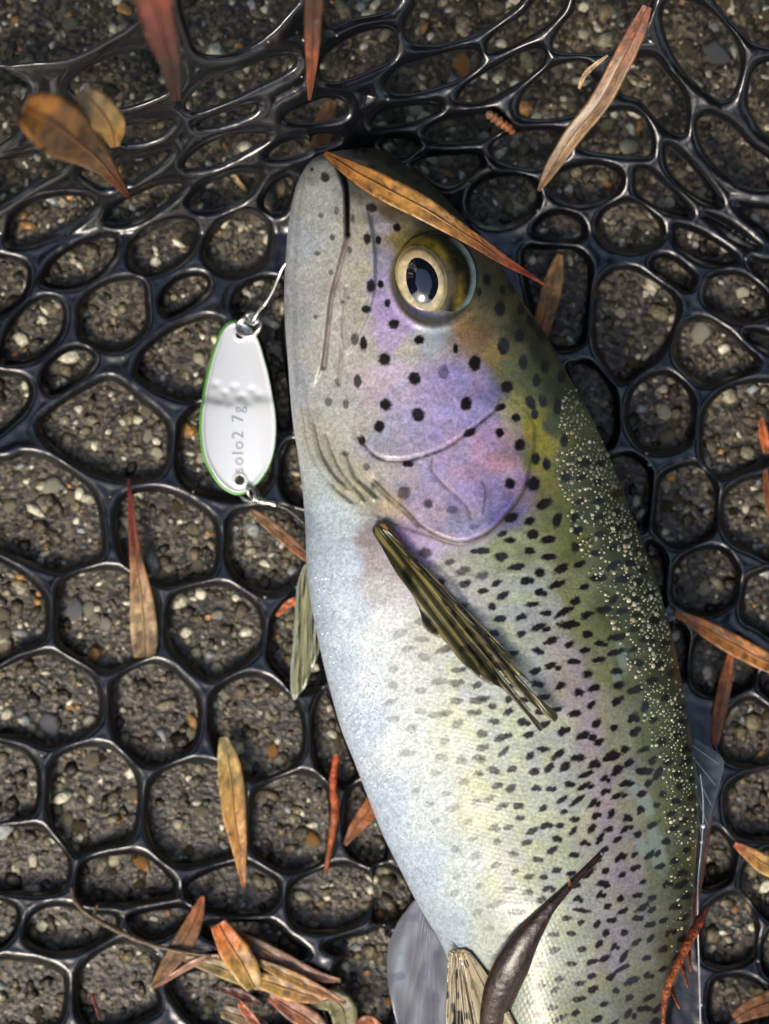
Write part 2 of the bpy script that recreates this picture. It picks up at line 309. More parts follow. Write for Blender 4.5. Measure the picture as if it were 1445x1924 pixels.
for p in [[(-60,230),(60,215),(140,220),(210,270),(255,330),(262,400),(240,450),(180,470),(80,470),(-60,440)], [(295,470),(300,380),(350,335),(450,320),(520,320),(580,350),(650,420),(660,470),(600,490),(480,510),(380,510),(310,500)],
 [(695,450),(720,420),(830,370),(930,360),(1000,390),(1045,430),(1050,490),(1000,540),(920,555),(820,540),(720,500)], [(940,200),(950,110),(1010,50),(1100,20),(1180,30),(1230,80),(1245,200),(1240,310),(1190,370),(1100,385),(1010,360),(950,300)],
 [(1300,270),(1300,130),(1340,60),(1380,100),(1445,230),(1450,330),(1400,360),(1340,340)], [(1085,520),(1090,450),(1150,400),(1250,365),(1340,370),(1400,410),(1415,480),(1380,550),(1300,600),(1200,615),(1110,590)],
 [(488,580),(500,550),(580,530),(690,520),(720,560),(640,620),(580,640),(520,620)], [(95,620),(110,560),(170,520),(250,515),(330,540),(430,550),(440,600),(380,650),(280,690),(180,690),(110,660)],
 [(-60,490),(40,510),(70,550),(50,620),(0,670),(-60,680)], [(-60,740),(100,722),(200,750),(245,790),(245,880),(220,960),(150,1000),(-60,1010)],
 [(285,850),(300,760),(370,690),(460,650),(530,670),(590,720),(580,800),(600,900),(540,940),(400,990),(310,950)], [(650,860),(645,800),(720,760),(850,760),(1000,800),(1150,880),(1100,960),(900,1000),(740,960)],
 [(1220,670),(1280,640),(1370,620),(1445,590),(1445,650),(1380,700),(1280,700)], [(1315,800),(1360,740),(1450,700),(1500,720),(1500,840),(1400,840)], [(760,620),(800,580),(1000,575),(1090,640),(1160,700),(1060,720),(880,670)]]:
    holes.append(Z(0, 1443, p))
for p in [[(520,-10),(600,-30),(700,-30),(765,20),(770,120),(755,250),(740,320),(690,345),(640,340),(600,300),(560,200)], [(788,300),(790,180),(800,110),(850,55),(920,45),(1000,80),(1080,140),(1105,200),(1080,290),(1030,370),(960,430),(900,470),(850,440),(800,360)],
 [(1095,350),(1110,280),(1150,240),(1210,240),(1280,280),(1350,340),(1400,390),(1390,420),(1300,460),(1210,482),(1150,450),(1105,400)], [(685,430),(720,400),(780,410),(830,460),(865,530),(870,640),(850,710),(820,710),(760,600)],
 [(912,580),(930,510),(980,460),(1050,440),(1110,470),(1150,520),(1160,580),(1150,680),(1110,720),(1030,735),(960,710),(920,650)], [(1190,680),(1200,590),(1250,520),(1330,480),(1445,470),(1500,500),(1500,720),(1390,790),(1310,820),(1250,825),(1200,780)]]:
    holes.append(Z(722, 481, p))
holes += [[(1140,866),(1172,853),(1202,866),(1222,896),(1222,950),(1210,990),(1195,985),(1150,900)], [(1230,950),(1232,931),(1242,896),(1277,876),(1312,873),(1337,901),(1347,936),(1342,985),(1322,1012),(1277,1028),(1247,1017),(1229,990)],
 [(1355,970),(1362,931),(1387,906),(1422,896),(1475,890),(1475,1050),(1410,1035),(1370,1012)]]
for p in [[(985,130),(1020,120),(1055,190),(1055,290),(1040,350),(1000,280)], [(1075,290),(1090,210),(1150,150),(1220,132),(1280,150),(1325,220),(1325,300),(1290,350),(1220,385),(1150,375),(1090,340)],
 [(1345,340),(1360,260),(1400,230),(1500,220),(1500,470),(1400,430),(1350,400)], [(1150,600),(1160,510),(1200,460),(1300,480),(1390,560),(1395,620),(1350,660),(1260,690),(1180,665)],
 [(1070,430),(1110,430),(1140,490),(1135,600),(1115,620),(1090,560)], [(1270,800),(1300,740),(1370,700),(1440,740),(1490,790),(1480,930),(1380,950),(1300,940),(1260,880)], [(1410,640),(1420,600),(1500,600),(1500,720),(1430,680)]]:
    holes.append(Z(722, 962, p))
for p in [[(1285,170),(1290,80),(1350,30),(1430,0),(1500,10),(1500,240),(1390,262),(1310,240)], [(1195,400),(1200,260),(1250,230),(1300,280),(1312,350),(1290,420),(1210,450)],
 [(1195,690),(1195,560),(1240,500),(1310,470),(1370,500),(1395,580),(1395,680),(1350,730),(1280,750),(1210,730)], [(1340,430),(1370,340),(1500,310),(1500,570),(1420,550),(1360,480)],
 [(1220,880),(1240,800),(1310,780),(1390,800),(1440,850),(1440,930),(1400,980),(1260,980),(1220,940)], [(1425,640),(1500,600),(1500,790),(1430,760)], [(-40,380),(40,380),(100,450),(100,520),(40,580),(-40,560)]]:
    holes.append(Z(722, 1443, p))
holes += [[(650,1790),(700,1760),(740,1770),(730,1924),(640,1940),(620,1860)]]
NH = 3.0
xs = np.arange(-330, 1776, NH); ys = np.arange(-330, 2256, NH)
GX, GY = np.meshgrid(xs, ys); D = np.full(GX.shape, 90.0)
def carve(poly):
    p = catmull(poly, 4, True); x0, y0 = p.min(0)-92; x1, y1 = p.max(0)+92
    i0, i1 = np.searchsorted(ys, [y0, y1]); j0, j1 = np.searchsorted(xs, [x0, x1])
    if i1 <= i0 or j1 <= j0: return
    D[i0:i1, j0:j1] = np.minimum(D[i0:i1, j0:j1], -sd(GX[i0:i1, j0:j1], GY[i0:i1, j0:j1], p))
for p in holes: carve(p)
# cells the photograph does not show (outside the frame, under the fish) follow the same weave
row = 0; y = -300.0
while y < 2230:
    x = -310.0+(100 if row % 2 else 0)
    while x < 1760:
        cx, cy = x+rng.uniform(-14, 14), y+rng.uniform(-12, 12)
        i, j = min(int((cy-ys[0])/NH), len(ys)-1), min(int((cx-xs[0])/NH), len(xs)-1)
        fr = min(D[max(i, 0), max(j, 0)]-20, 84)
        if fr > 36:
            a = np.linspace(0, 2*np.pi, 8, endpoint=False)+rng.uniform(0, 1)
            carve(np.stack([cx+fr*rng.uniform(.88, 1.04, 8)*np.cos(a), cy+fr*rng.uniform(.82, 1.0, 8)*np.sin(a)], -1))
        x += 200
    y += 168; row += 1
D = D+4.5-8.0*sstep(420, 60, GY)
def lift(x, y):                                     # the net's side wall climbs towards the rim above the fish's snout
    t = np.clip((440-y)/440, 0, 1.9); left = sstep(900, 100, x)
    return (0.034+0.056*left)*t**1.2
def net_prof(x, y, d):
    up = sstep(450, 150, y); w = 13+11*up; q = d/13.0
    flat = -np.log(np.exp(-7*q)+math.exp(-7.0))/7; flat = np.clip(flat+0.0, 0, 1)     # bevelled strand: steep sides, flat top
    rnd = np.sqrt(np.clip(1-(1-np.clip(d/w, 0, 1))**2.2, 0, 1)); rnd = rnd*(1-.75*sstep(w, 2.3*w, d)); return flat*(1-up)+rnd*up
def net_t(x, y): return 0.0024+0.0005*sstep(450, 100, y)
def net_mid(x, y): return 0.0027+lift(x, y)+0.0003*np.sin(x/61+y/47)+0.00025*np.sin(x/37-y/53)
def net_top(x, y): return net_mid(np.asarray(x, float), np.asarray(y, float))+net_t(x, y)
def nt(x, y, d):
    wob = 0.00025*(vnoise(x, y, 16, 3)-0.5)*sstep(4, 14, d)
    return net_mid(x, y)+net_t(x, y)*net_prof(x, y, d)-0.00035*sstep(14, 34, d)*(1-sstep(450, 200, y))+wob
def nb(x, y, d): return net_mid(x, y)-net_t(x, y)*net_prof(x, y, d)
M_net = material('wet_black_rubber', (0.004, 0.0045, 0.006), rough=0.27, coat=0.6, coat_r=0.12, spec=0.6, bump=0.00010, bscale=700)
net = sheet('landing_net', D, xs, ys, NH, nt, nb, M_net)
dr = np.argwhere((D > 12) & (D < 40)); dr = dr[rng.choice(len(dr), 170, replace=False)]
dx_, dy_ = xs[dr[:, 1]], ys[dr[:, 0]]; dr_ = rng.uniform(1.6, 3.6, 170)
M_drop = material('water_drop', (0.30, 0.27, 0.20), rough=0.04, coat=1.0, coat_r=0.02, spec=1.0)
blobs('water_drops', at(dx_, dy_, net_top(dx_, dy_)-.0001), dr_*PX, dr_*PX*1.2, dr_*PX*.7, rng.uniform(0, 3, 170), M_drop, net, None, 1)['kind'] = 'stuff'
tag(net, 'wet black rubber landing net with rounded mesh holes lying on the paving', 'net')

# ------------------------------------------------------------------ trout
Lp = np.array([(695,277),(660,280),(625,285),(600,292),(577,310),(558,345),(547,390),(540,440),(536,500),(534,560),(536,620),(541,680),(545,740),(551,800),(559,850),(566,900),(571,950),(574,1000),(576,1060),(582,1120),(593,1180),(606,1240),(621,1300),(641,1370),(665,1430),(692,1500),(720,1570),(750,1630),(777,1684),(803,1730),(827,1770),(850,1830),(875,1924),(905,2060),(935,2220),(958,2380),(962,2460)], float)
Rp = np.array([(697,277),(725,285),(750,301),(797,335),(838,373),(869,407),(891,437),(918,468),(950,513),(980,563),(1008,602),(1038,649),(1055,682),(1072,712),(1092,748),(1122,806),(1146,861),(1167,913),(1185,960),(1203,1004),(1229,1077),(1247,1135),(1272,1232),(1291,1340),(1304,1412),(1311,1475),(1313,1540),(1306,1640),(1298,1740),(1279,1823),(1255,1880),(1235,1930),(1190,2060),(1140,2220),(1100,2380),(1092,2460)], float)
Lc = catmull(Lp, 8); Rc = catmull(Rp, 8)
Lc[:, 1] = np.maximum.accumulate(Lc[:, 1]+np.arange(len(Lc))*1e-5); Rc[:, 1] = np.maximum.accumulate(Rc[:, 1]+np.arange(len(Rc))*1e-5)
fxl = lambda y: np.interp(y, Lc[:, 1], Lc[:, 0]); fxr = lambda y: np.interp(y, Rc[:, 1], Rc[:, 0])
fH = lambda y: np.interp(y, [277, 285, 300, 340, 420, 560, 760, 1000, 1300, 1700, 2000, 2300, 2460], np.array([0.5, 5, 8.5, 12.5, 17, 21.5, 25.5, 28, 29, 28, 23, 12, 7])*1e-3)
fZ = lambda y: np.interp(y, [277, 340, 560, 1000, 1300, 1700, 2000, 2300, 2460], np.array([23, 23, 25, 30, 31, 30, 26, 16, 12])*1e-3)
opercle = catmull([(680,880),(704,904),(729,930),(761,958),(790,987),(831,1009),(869,1017),(907,1003),(936,980),(965,945),(987,910),(996,875),(1004,835),(1000,790),(960,750),(880,700),(760,700),(680,760),(665,820)], 5, True)
preop = catmull([(672,818),(697,847),(723,860),(767,860),(818,845),(847,831),(869,815),(914,780),(938,757),(935,715),(900,660),(820,620),(730,620),(680,660),(660,740)], 5, True)
maxilla = catmull([(656,393),(684,384),(697,426),(703,470),(704,523),(700,562),(686,606),(658,659),(645,655),(636,600),(648,540),(656,470)], 5, True)
ljaw = catmull([(598,288),(640,324),(649,351),(651,393),(653,440),(639,495),(622,559),(615,620),(600,700),(560,760),(510,700),(510,500),(540,330)], 5, True)
socket = (818, 520, 80, 88)
folds = [[(567,770),(577,833),(597,881),(626,920),(656,946)], [(588,803),(595,848),(620,895),(650,921)], [(610,823),(620,856),(640,895),(670,928),(678,940)], [(646,856),(660,896),(678,915),(700,935)], [(575,730),(585,800),(606,868),(640,910)]]
folds = [catmull(f, 4) for f in folds]
slit = catmull([(638,318),(646,338),(651,360),(652,395),(653,440)], 4)
jawline = catmull([(653,440),(639,495),(622,559),(615,620),(608,690)], 4)
chin = catmull([(572,330),(560,400),(553,480),(551,560),(553,640),(558,720)], 4)
subop = catmull([(813,860),(812,885),(837,914),(875,949),(885,975)], 4)
gillm = catmull([(706,907),(732,933),(764,961),(792,991),(831,1014),(869,1022),(912,1008),(941,984),(970,950),(993,912)], 4)
crease = catmull([(652,540),(648,575),(645,606),(642,660),(636,720)], 4)
op_edge = catmull([(680,880),(704,904),(729,930),(761,958),(790,987),(831,1009),(869,1017),(907,1003),(936,980),(965,945),(987,910),(996,880)], 4)
pre_edge = catmull([(672,818),(697,847),(723,860),(767,860),(818,845),(847,831),(869,815),(914,780)], 4)
max_edge = catmull([(697,426),(703,470),(704,523),(700,562),(686,606),(658,659)], 4)
def relief(x, y):
    r = np.zeros(x.shape); m = y < 1080
    X, Y = x[m], y[m]; R = np.zeros(X.shape)
    def plate(poly, A, L, s=3.0):
        d = sd(X, Y, poly); return A*sstep(-s, s, d)*np.exp(-np.clip(d, 0, None)/L)
    def lip(poly, edge, A, L, s=3.0):
        return A*sstep(-s, s, sd(X, Y, poly))*np.exp(-(dist_line(X, Y, edge)/L)**1.5)
    R += lip(opercle, op_edge, 2.8e-3, 60, 5)+lip(preop, pre_edge, 1.1e-3, 45, 5)+lip(maxilla, max_edge, 1.7e-3, 24)+lip(ljaw, np.concatenate([slit, jawline]), 2.3e-3, 36, 4)
    for c, A, w in [(slit, 4.0e-3, 4), (jawline, 1.6e-3, 4), (crease, .9e-3, 4), (chin, 0.7e-3, 5), (subop, 0.2e-3, 4)]: R -= A*np.exp(-(dist_line(X, Y, c)/w)**2)
    for f in folds: R += 0.8e-3*(np.exp(-(dist_line(X, Y, f)/6)**2)-.8*np.exp(-(dist_line(X-8, Y+3, f)/5)**2))
    e = np.sqrt(((X-socket[0])/socket[2])**2+((Y-socket[1])/socket[3])**2)
    R += -1.6e-3*sstep(1.0, 0.9, e)+0.7e-3*np.exp(-((e-1.08)/0.09)**2)
    R += 0.5e-3*(vnoise(X, Y, 38, 1)-0.5)+0.2e-3*(vnoise(X, Y, 13, 2)-0.5)
    r[m] = R
    b = ~m; r[b] = 0.4e-3*(vnoise(x[b], y[b], 60, 1)-0.5)
    return r
def fish_z(x, y, rel=True):
    x = np.asarray(x, float); y = np.asarray(y, float); a, b = fxl(y), fxr(y); u = np.clip((x-(a+b)/2)/((b-a)/2+1e-6), -1, 1)
    z = fZ(y)+fH(y)*np.sqrt(1-u*u)
    return z+(relief(np.atleast_1d(x), np.atleast_1d(y)).reshape(z.shape)*np.sqrt(1-u*u)**.5 if rel else 0)
# skin colours: control points x, y, sRGB
CP = [(600,310,150,150,142),(600,400,176,180,172),(570,450,160,172,182),(630,480,184,184,166),(600,600,182,180,168),(570,600,156,164,172),(640,620,192,182,168),(556,720,160,170,178),(610,700,180,178,160),(640,760,176,180,170),
 (665,430,176,172,140),(672,520,184,178,142),(670,590,188,180,150),(690,330,90,88,66),(720,300,62,60,44),(760,340,66,62,42),(800,380,60,58,38),(850,420,52,50,32),(715,420,170,165,170),(720,500,170,166,190),(730,400,120,104,70),(750,450,150,130,78),
 (725,580,180,160,206),(735,640,186,166,204),(760,600,184,166,206),(715,530,176,166,200),(690,660,190,186,168),(700,720,200,182,186),(740,700,196,178,204),(690,790,186,186,172),(760,660,196,196,160),(800,640,176,184,186),(760,740,182,170,206),(800,730,176,160,214),(850,720,158,146,220),(900,730,160,146,206),(840,790,160,150,214),(760,810,172,168,204),(720,830,170,172,192),(900,780,150,140,204),
 (930,660,176,150,88),(905,620,142,112,62),(880,640,160,130,92),(940,600,124,116,70),(960,650,122,116,60),(930,540,96,92,58),(980,620,80,80,44),(1010,660,58,60,34),(1000,700,110,114,60),(960,700,132,132,80),(1040,740,84,90,54),(1005,800,196,178,52),(980,770,176,170,84),(1020,830,186,170,64),(1010,860,150,146,70),(1035,800,96,102,62),
 (860,850,178,150,196),(920,830,186,140,190),(930,870,184,120,150),(890,880,176,126,172),(960,860,190,140,150),(970,900,160,130,176),(920,920,138,120,186),(935,960,112,106,176),(880,930,166,146,206),(830,900,176,154,206),(780,890,186,172,196),(790,930,182,162,200),(820,970,200,180,204),(880,990,178,168,206),(760,910,188,178,186),(720,880,190,182,168),(740,940,200,180,150),
 (600,820,172,170,142),(630,870,170,168,134),(660,910,166,164,130),(690,940,156,154,130),(590,900,184,196,198),(620,960,190,206,214),(660,980,186,198,204),(600,1040,178,194,208),(580,980,160,176,190),(650,1060,192,206,222),(700,1010,150,140,142),(705,1060,168,156,158),(720,1100,196,196,196),
 (760,1020,176,150,196),(800,1040,182,166,200),(770,1060,176,160,170),(850,1060,178,178,168),(900,1050,164,170,146),(950,1040,146,154,112),(1000,1020,142,150,116),(1040,1000,128,134,84),(1060,940,116,120,66),(1030,890,140,138,76),(1080,1020,112,118,62),(1080,880,100,104,54),(1120,950,84,88,44),(1160,1000,70,74,36),
 (600,1150,180,196,212),(650,1150,206,218,230),(720,1180,226,232,234),(700,1250,218,228,234),(640,1250,190,206,222),(760,1250,220,226,220),(800,1200,206,210,198),(860,1150,188,194,182),(900,1120,184,184,180),(950,1120,172,180,164),(1000,1100,170,180,166),(1040,1150,168,172,160),(1070,1120,136,142,92),(1100,1180,128,134,84),(1150,1150,96,102,52),(1200,1150,76,82,40),
 (1000,1250,176,182,168),(900,1250,196,204,186),(1060,1240,170,164,160),(1090,1280,166,156,158),(1130,1260,132,136,96),(1180,1260,108,114,66),(1240,1260,78,84,42),(680,1380,194,208,224),(760,1400,214,222,222),(850,1380,206,212,190),(950,1380,192,202,176),(1050,1380,178,184,168),(1110,1380,168,156,160),(1160,1380,144,146,118),(1220,1380,108,114,68),(1280,1400,84,88,50),
 (730,1520,188,204,222),(800,1520,206,216,216),(900,1520,200,206,176),(1000,1520,186,194,168),(1080,1500,172,178,164),(1140,1500,160,150,156),(1190,1500,146,148,130),(1250,1500,112,118,70),(1295,1500,86,90,56),(800,1640,182,198,214),(860,1640,196,206,204),(950,1640,192,198,170),(1050,1640,176,184,158),(1130,1640,160,158,152),(1180,1640,148,142,146),(1240,1640,118,122,88),(1285,1640,90,94,56),
 (850,1760,168,182,194),(920,1760,176,184,170),(1000,1780,164,172,146),(1080,1780,150,158,136),(1150,1780,142,138,136),(1210,1780,122,122,108),(1260,1780,92,96,66),(1000,1900,140,150,130),(1100,1900,128,134,114),(1200,1880,104,106,86),(1000,2300,120,126,100),(1100,2300,84,88,60),(930,2300,150,160,150)]
CP = np.array(CP, float)
SP = [(916,525,8,12),(944,544,6,10),(939,580,11,16),(979,581,8,12),(976,630,9,14),(946,650,12,18),(983,680,9,15),(1024,688,9,14),(892,682,12,16),(779,711,13,13),(723,675,12,13),(833,699,10,14,0,.55),(856,655,5,10),(788,638,11,9),(740,609,11,10),(728,569,6,8),(876,758,12,14),(786,779,13,14),(725,760,12,12),(952,727,13,12),(1008,715,8,13),(997,757,9,16,-25),(1005,779,8,10),(1020,754,8,14,-20),(1047,765,8,16),(969,785,9,8),(940,765,12,7,-20),(900,549,5,9),(1018,630,9,20,-25),(997,605,7,14,-20),(1055,707,8,14),(961,541,6,13,-20),
 (712,802,11,12),(882,813,14,8,-25),(939,813,9,10),(977,836,11,13),(1007,862,9,12),(1027,872,8,13),(1002,909,14,15),(959,909,11,11),(767,871,12,7),(689,877,7,7,0,.7),(759,926,13,13,0,.75),(805,947,9,9,0,.8),(850,958,12,8,0,.6),(891,990,10,6,0,.5),(799,1039,12,11,0,.85),(1022,947,17,10,-30),(961,973,14,10,-30),(995,979,12,8,-30),(944,1003,10,6,-20),(958,1015,12,6),(1001,1004,12,10),(1030,1014,16,8,-10),(907,1035,14,7),(891,1036,8,5),(942,1046,13,9),(995,1035,11,8),(1031,1046,17,7),(845,1057,12,6,-15,.85),(869,1073,16,8,-20,.8),(907,1082,12,8,-20,.7),(971,1065,18,7,-8),(1014,1076,10,9),(1055,1068,15,9,-30),(1047,977,9,15,20),(1081,973,8,10),(1086,996,11,9,-30),(1081,1028,8,11),(1060,828,8,14),(1063,895,10,12),(680,828,7,10),(650,852,7,6,0,.6),(828,1094,9,7),
 (611,333,9,10),(586,318,3,4),(603,405,5,5,0,.7),(632,396,5,9,0,.7),(624,446,6,6,0,.8),(596,476,7,5,0,.7),(622,512,5,6,0,.7),(593,595,5,5,0,.7),(663,410,4,9,0,.7),(698,390,11,9,0,.9),(690,448,8,12),(711,451,6,9),(697,537,9,13),(715,534,6,8),(688,581,9,8),(683,645,7,14),(667,637,8,12,0,.8),(746,428,8,9),(657,470,5,8,0,.7),(700,315,10,6),(736,307,12,9),(678,284,14,5),(642,567,4,4,0,.6),(786,343,8,5),(672,716,8,13,0,.9),(617,756,8,9,0,.7),(650,759,6,10,0,.7),(633,716,5,5,0,.4),(700,915,4,7,0,.6),(655,560,4,4,0,.5),(840,350,8,10,-30),(870,430,8,12,-30)]
SP = [tuple(s)+(0, 1.0)[len(s)-4:] if len(s) < 6 else s for s in SP]
bs = [s[:2] for s in SP]; tries = 0
cellx = {}
def near(x, y, r):
    for i in range(int((x-r)//40), int((x+r)//40)+1):
        for j in range(int((y-r)//40), int((y+r)//40)+1):
            for (a, b) in cellx.get((i, j), ()):
                if (a-x)**2+((b-y)*1.25)**2 < r*r: return True
    return False
for a, b in bs: cellx.setdefault((int(a//40), int(b//40)), []).append((a, b))
for _ in range(16000):
    y = rng.uniform(860, 2440); a, b = float(fxl(y)), float(fxr(y)); x = rng.uniform(a, b); u = (x-a)/(b-a)
    if y < 1090 and x < 1040+0.2*(1090-y): continue
    if y < 1500 and x < 905 and y < 1000+ (905-x)*1.2: continue
    if u < 0.14 or u > 0.985: continue
    if rng.random() > sstep(0.12, 0.36, u)+0.15: continue
    r = (30 if y < 1400 else 27) if u > .35 else 37
    if near(x, y, r): continue
    cellx.setdefault((int(x//40), int(y//40)), []).append((x, y))
    big = 1.0 if y < 1450 else 0.86
    long_ = rng.random() < 0.18
    aa = rng.uniform(9.5, 14)*big*(1.5 if long_ else 1); bb = rng.uniform(5.8, 8.2)*big
    an = rng.normal(-14, 15) - (18 if (u > .6 and y > 1300) else 0)
    dark = float(0.35+0.65*sstep(0.2, 0.52, u))
    SP.append((x, y, aa, bb, an, dark))
    if rng.random() < .3:
        SP.append((x+aa*rng.uniform(.6, 1.1), y+rng.uniform(-5, 5), aa*.6, bb*.8, an, dark))
def skin(x, y):
    n = len(x); num = np.zeros((n, 3)); den = np.zeros(n); L = lin(CP[:, 2:])
    wx = x+16*(vnoise(x, y, 30, 4)-.5)+8*(vnoise(x, y, 9, 5)-.5); wy = y+16*(vnoise(x, y, 30, 6)-.5)+8*(vnoise(x, y, 9, 7)-.5)
    for i in range(len(CP)):
        w = 1/((wx-CP[i, 0])**2+(wy-CP[i, 1])**2+120)**2.2; num += w[:, None]*L[i]; den += w
    c = num/den[:, None]
    ye = (y > 1100)
    lum = c@np.array([.3, .55, .15]); ds = (.10+.38*sstep(700, 660, x)*sstep(960, 860, y)-.10*sstep(660, 740, x)*sstep(1080, 1000, y))[:, None]; c = c*(1-ds)+lum[:, None]*ds*np.array([1.0, 1.0, 1.0])
    # mottling: green-yellow patches on the flank, violet and cream flakes on cheek and gill cover
    a, b = fxl(y), fxr(y); u = (x-a)/(b-a+1e-6)
    fl = ye*sstep(.22, .4, u)*sstep(.98, .8, u); k = (vnoise(x, y, 26, 8)-.5)*fl
    c *= 1+np.stack([0.12*k, 0.12*k, -0.30*k], -1)
    ck = sstep(-30, 30, sd(x, y, opercle))*(y < 1060)*(x > 640) if n else 0
    k1 = vnoise(x, y, 24, 9)-.5; k2 = vnoise(x, y, 7, 10)-.5
    c *= 1+ck[:, None]*np.stack([.30*k1+.34*k2, .05*k1+.38*k2, -.22*k1+.36*k2], -1)
    # bright guanine layer of cheek and gill cover
    k = (sstep(-10, 40, np.maximum(sd(x, y, opercle), sd(x, y, preop)))*.30)[:, None]*(x < 985)[:, None]; c = c*(1-k)+lin((214, 202, 218))*k
    # fine skin flecks (guanine grain); their sparkle is painted into the colour
    g = vnoise(x, y, 3.1, 11)-.5; g2 = vnoise(x, y, 5.5, 12)-.5
    c *= (1+0.54*g+0.20*g2)[:, None]
    # jaw and gill cover lines: edge colours, plus crease and gap shade painted dark
    def line(cv, w, colr, s):
        nonlocal c
        d = dist_line(x, y, cv); k = (s*np.exp(-(d/w)**2)*(0.7+.6*vnoise(x, y, 8, 13)))[:, None]; k = np.clip(k, 0, 1); c = c*(1-k)+lin(colr)*k
    line(catmull([(752,322),(760,330)], 4), 4, (24, 22, 20), .9); line(slit[:17], 3.6, (40, 20, 12), .95); line(jawline, 5, (188, 164, 158), .4); line(jawline+[4, 1], 2.2, (92, 80, 70), .45); line(crease, 3, (120, 108, 92), .4); line(chin, 4, (120, 124, 124), .35); line(gillm, 6, (128, 118, 100), .7); line(gillm-[1, 3], 3.2, (48, 42, 34), .8)
    line(catmull([(672,818),(697,847),(723,860),(767,860),(818,845),(847,831),(869,815),(914,780),(938,757)], 4)+[1, 5], 4.2, (44, 38, 34), .85)
    line(catmull([(684,386),(697,426),(703,470),(704,523),(700,562),(686,606),(658,659)], 4), 2.4, (196, 200, 196), .8)
    line(catmull([(704,904),(729,930),(761,958),(790,987)], 4)-[4, -4], 2.6, (44, 34, 20), .75)
    line(catmull([(700,965),(740,985),(790,1003),(850,1022)], 4), 3.5, (66, 54, 40), .6)
    line(subop, 2.4, (120, 92, 84), .6); line(catmull([(905,905),(912,925),(907,965)], 4), 2.2, (50, 44, 40), .7)
    for f in folds: line(f, 3, (104, 98, 70), .32)
    # eye surround
    e = np.sqrt(((x-818)/80)**2+((y-520)/88)**2)
    k = np.clip(np.exp(-((e-1.0)/.10)**2)*np.where(x < 830, 1, .35)*.8, 0, 1)[:, None]; c = c*(1-k)+lin((118, 106, 42))*k
    k = (np.exp(-(((x-822)/20)**2+((y-632)/24)**2))*.8)[:, None]; c = c*(1-k)+lin((176, 190, 202))*k
    # pale scuffed patches near the back
    for (px_, py_, ax, ay) in [(1168,1232,11,36),(1158,1272,9,18),(1212,1506,17,32),(1236,1598,17,44),(1205,1590,9,26),(1190,1475,10,20)]:
        k = sstep(1.2, .7, np.sqrt(((x-px_-(y-py_)*.18)/ax)**2+((y-py_)/ay)**2)+.4*(vnoise(x, y, 10, 14)-.5))[:, None]*.65; c = c*(1-k)+lin((156, 170, 160))*k
    # black spots
    rag = (.22+.30*sstep(1000, 1100, y))*(vnoise(x, y, 4.6, 15)-.5)+.22*(vnoise(x, y, 2.2, 16)-.5)
    order = np.argsort(y); ys_ = y[order]
    for (px_, py_, ax, ay, an, dk) in SP:
        R = max(ax, ay)*1.7; i0, i1 = np.searchsorted(ys_, [py_-R, py_+R]); ii = order[i0:i1]; ii = ii[np.abs(x[ii]-px_) < R]
        if not len(ii): continue
        t = math.radians(an); dx, dy = x[ii]-px_, y[ii]-py_; p = (dx*math.cos(t)+dy*math.sin(t))/ax; q = (-dx*math.sin(t)+dy*math.cos(t))/ay
        k = (dk*sstep(1.2, .72, np.sqrt(p*p+q*q)+rag[ii]))[:, None]; c[ii] = c[ii]*(1-k)+lin((27, 19, 21))*k
    # tiny dark peppering on the pale belly
    pp = (vnoise(x, y, 3.0, 17) > .9)*sstep(.5, .1, u)*ye*.35; c *= (1-pp)[:, None]
    return np.clip(c, 0.002, .86)
rows = np.concatenate([[277.3, 278.2, 279.5, 281, 283], np.arange(285, 1950, 2.1), np.arange(1956, 2461, 9)])
TC = 350; th = np.linspace(-np.pi/2, np.pi/2, TC)
YY = np.repeat(rows[:, None], TC, 1); A = fxl(rows)[:, None]; B = fxr(rows)[:, None]
UU = np.sin(th)[None]; XX = (A+B)/2+(B-A)/2*UU
rel = relief(XX.ravel(), YY.ravel()).reshape(XX.shape)*np.sqrt(np.cos(th))[None]
ZZ = fZ(rows)[:, None]+fH(rows)[:, None]*np.cos(th)[None]+rel
wv = 9*(vnoise(XX, YY, 55, 40)-.5); sv = (YY-.22*XX+wv)/8.5; si = np.floor(sv); su = (XX+.18*YY+wv)/10.5+.5*(si % 2)   # overlapping scale rows on the trunk
fx_, fy_ = su-np.floor(su)-.5, sv-si
ZZ += 0.00010*np.clip(1-(2.1*fx_)**2, 0, 1)*fy_*(.4+1.0*vnoise(XX, YY, 11, 41))*sstep(1030, 1110, YY)*np.cos(th)[None]
top = at(XX.ravel(), YY.ravel(), ZZ.ravel()); ctop = skin(XX.ravel(), YY.ravel())
tb = np.linspace(-np.pi/2, np.pi/2, 40)[1:-1]; nb_ = len(tb)
rb = np.arange(len(rows))
XB = (A+B)/2+(B-A)/2*np.sin(tb)[None]; ZB = np.maximum(fZ(rows)[:, None]-np.minimum(fH(rows)[:, None], fZ(rows)[:, None]-.006)*np.cos(tb)[None]**.8, .0055)
YB = np.repeat(rows[:, None], nb_, 1)
bot = at(XB.ravel(), YB.ravel(), ZB.ravel()); uu = (np.sin(tb)*.5+.5)[None, :, None]; cb = np.repeat((lin((185,195,200))*(1-uu)+lin((80,84,50))*uu), len(rows), 0).reshape(-1, 3)
nr = len(rows); it = np.arange(nr*TC).reshape(nr, TC); ib = nr*TC+np.arange(nr*nb_).reshape(nr, nb_)
ibf = np.concatenate([it[:, :1], ib, it[:, -1:]], 1)
qt = np.stack([it[1:, :-1], it[1:, 1:], it[:-1, 1:], it[:-1, :-1]], -1).reshape(-1, 4); qb = np.stack([ibf[:-1, :-1], ibf[:-1, 1:], ibf[1:, 1:], ibf[1:, :-1]], -1).reshape(-1, 4)
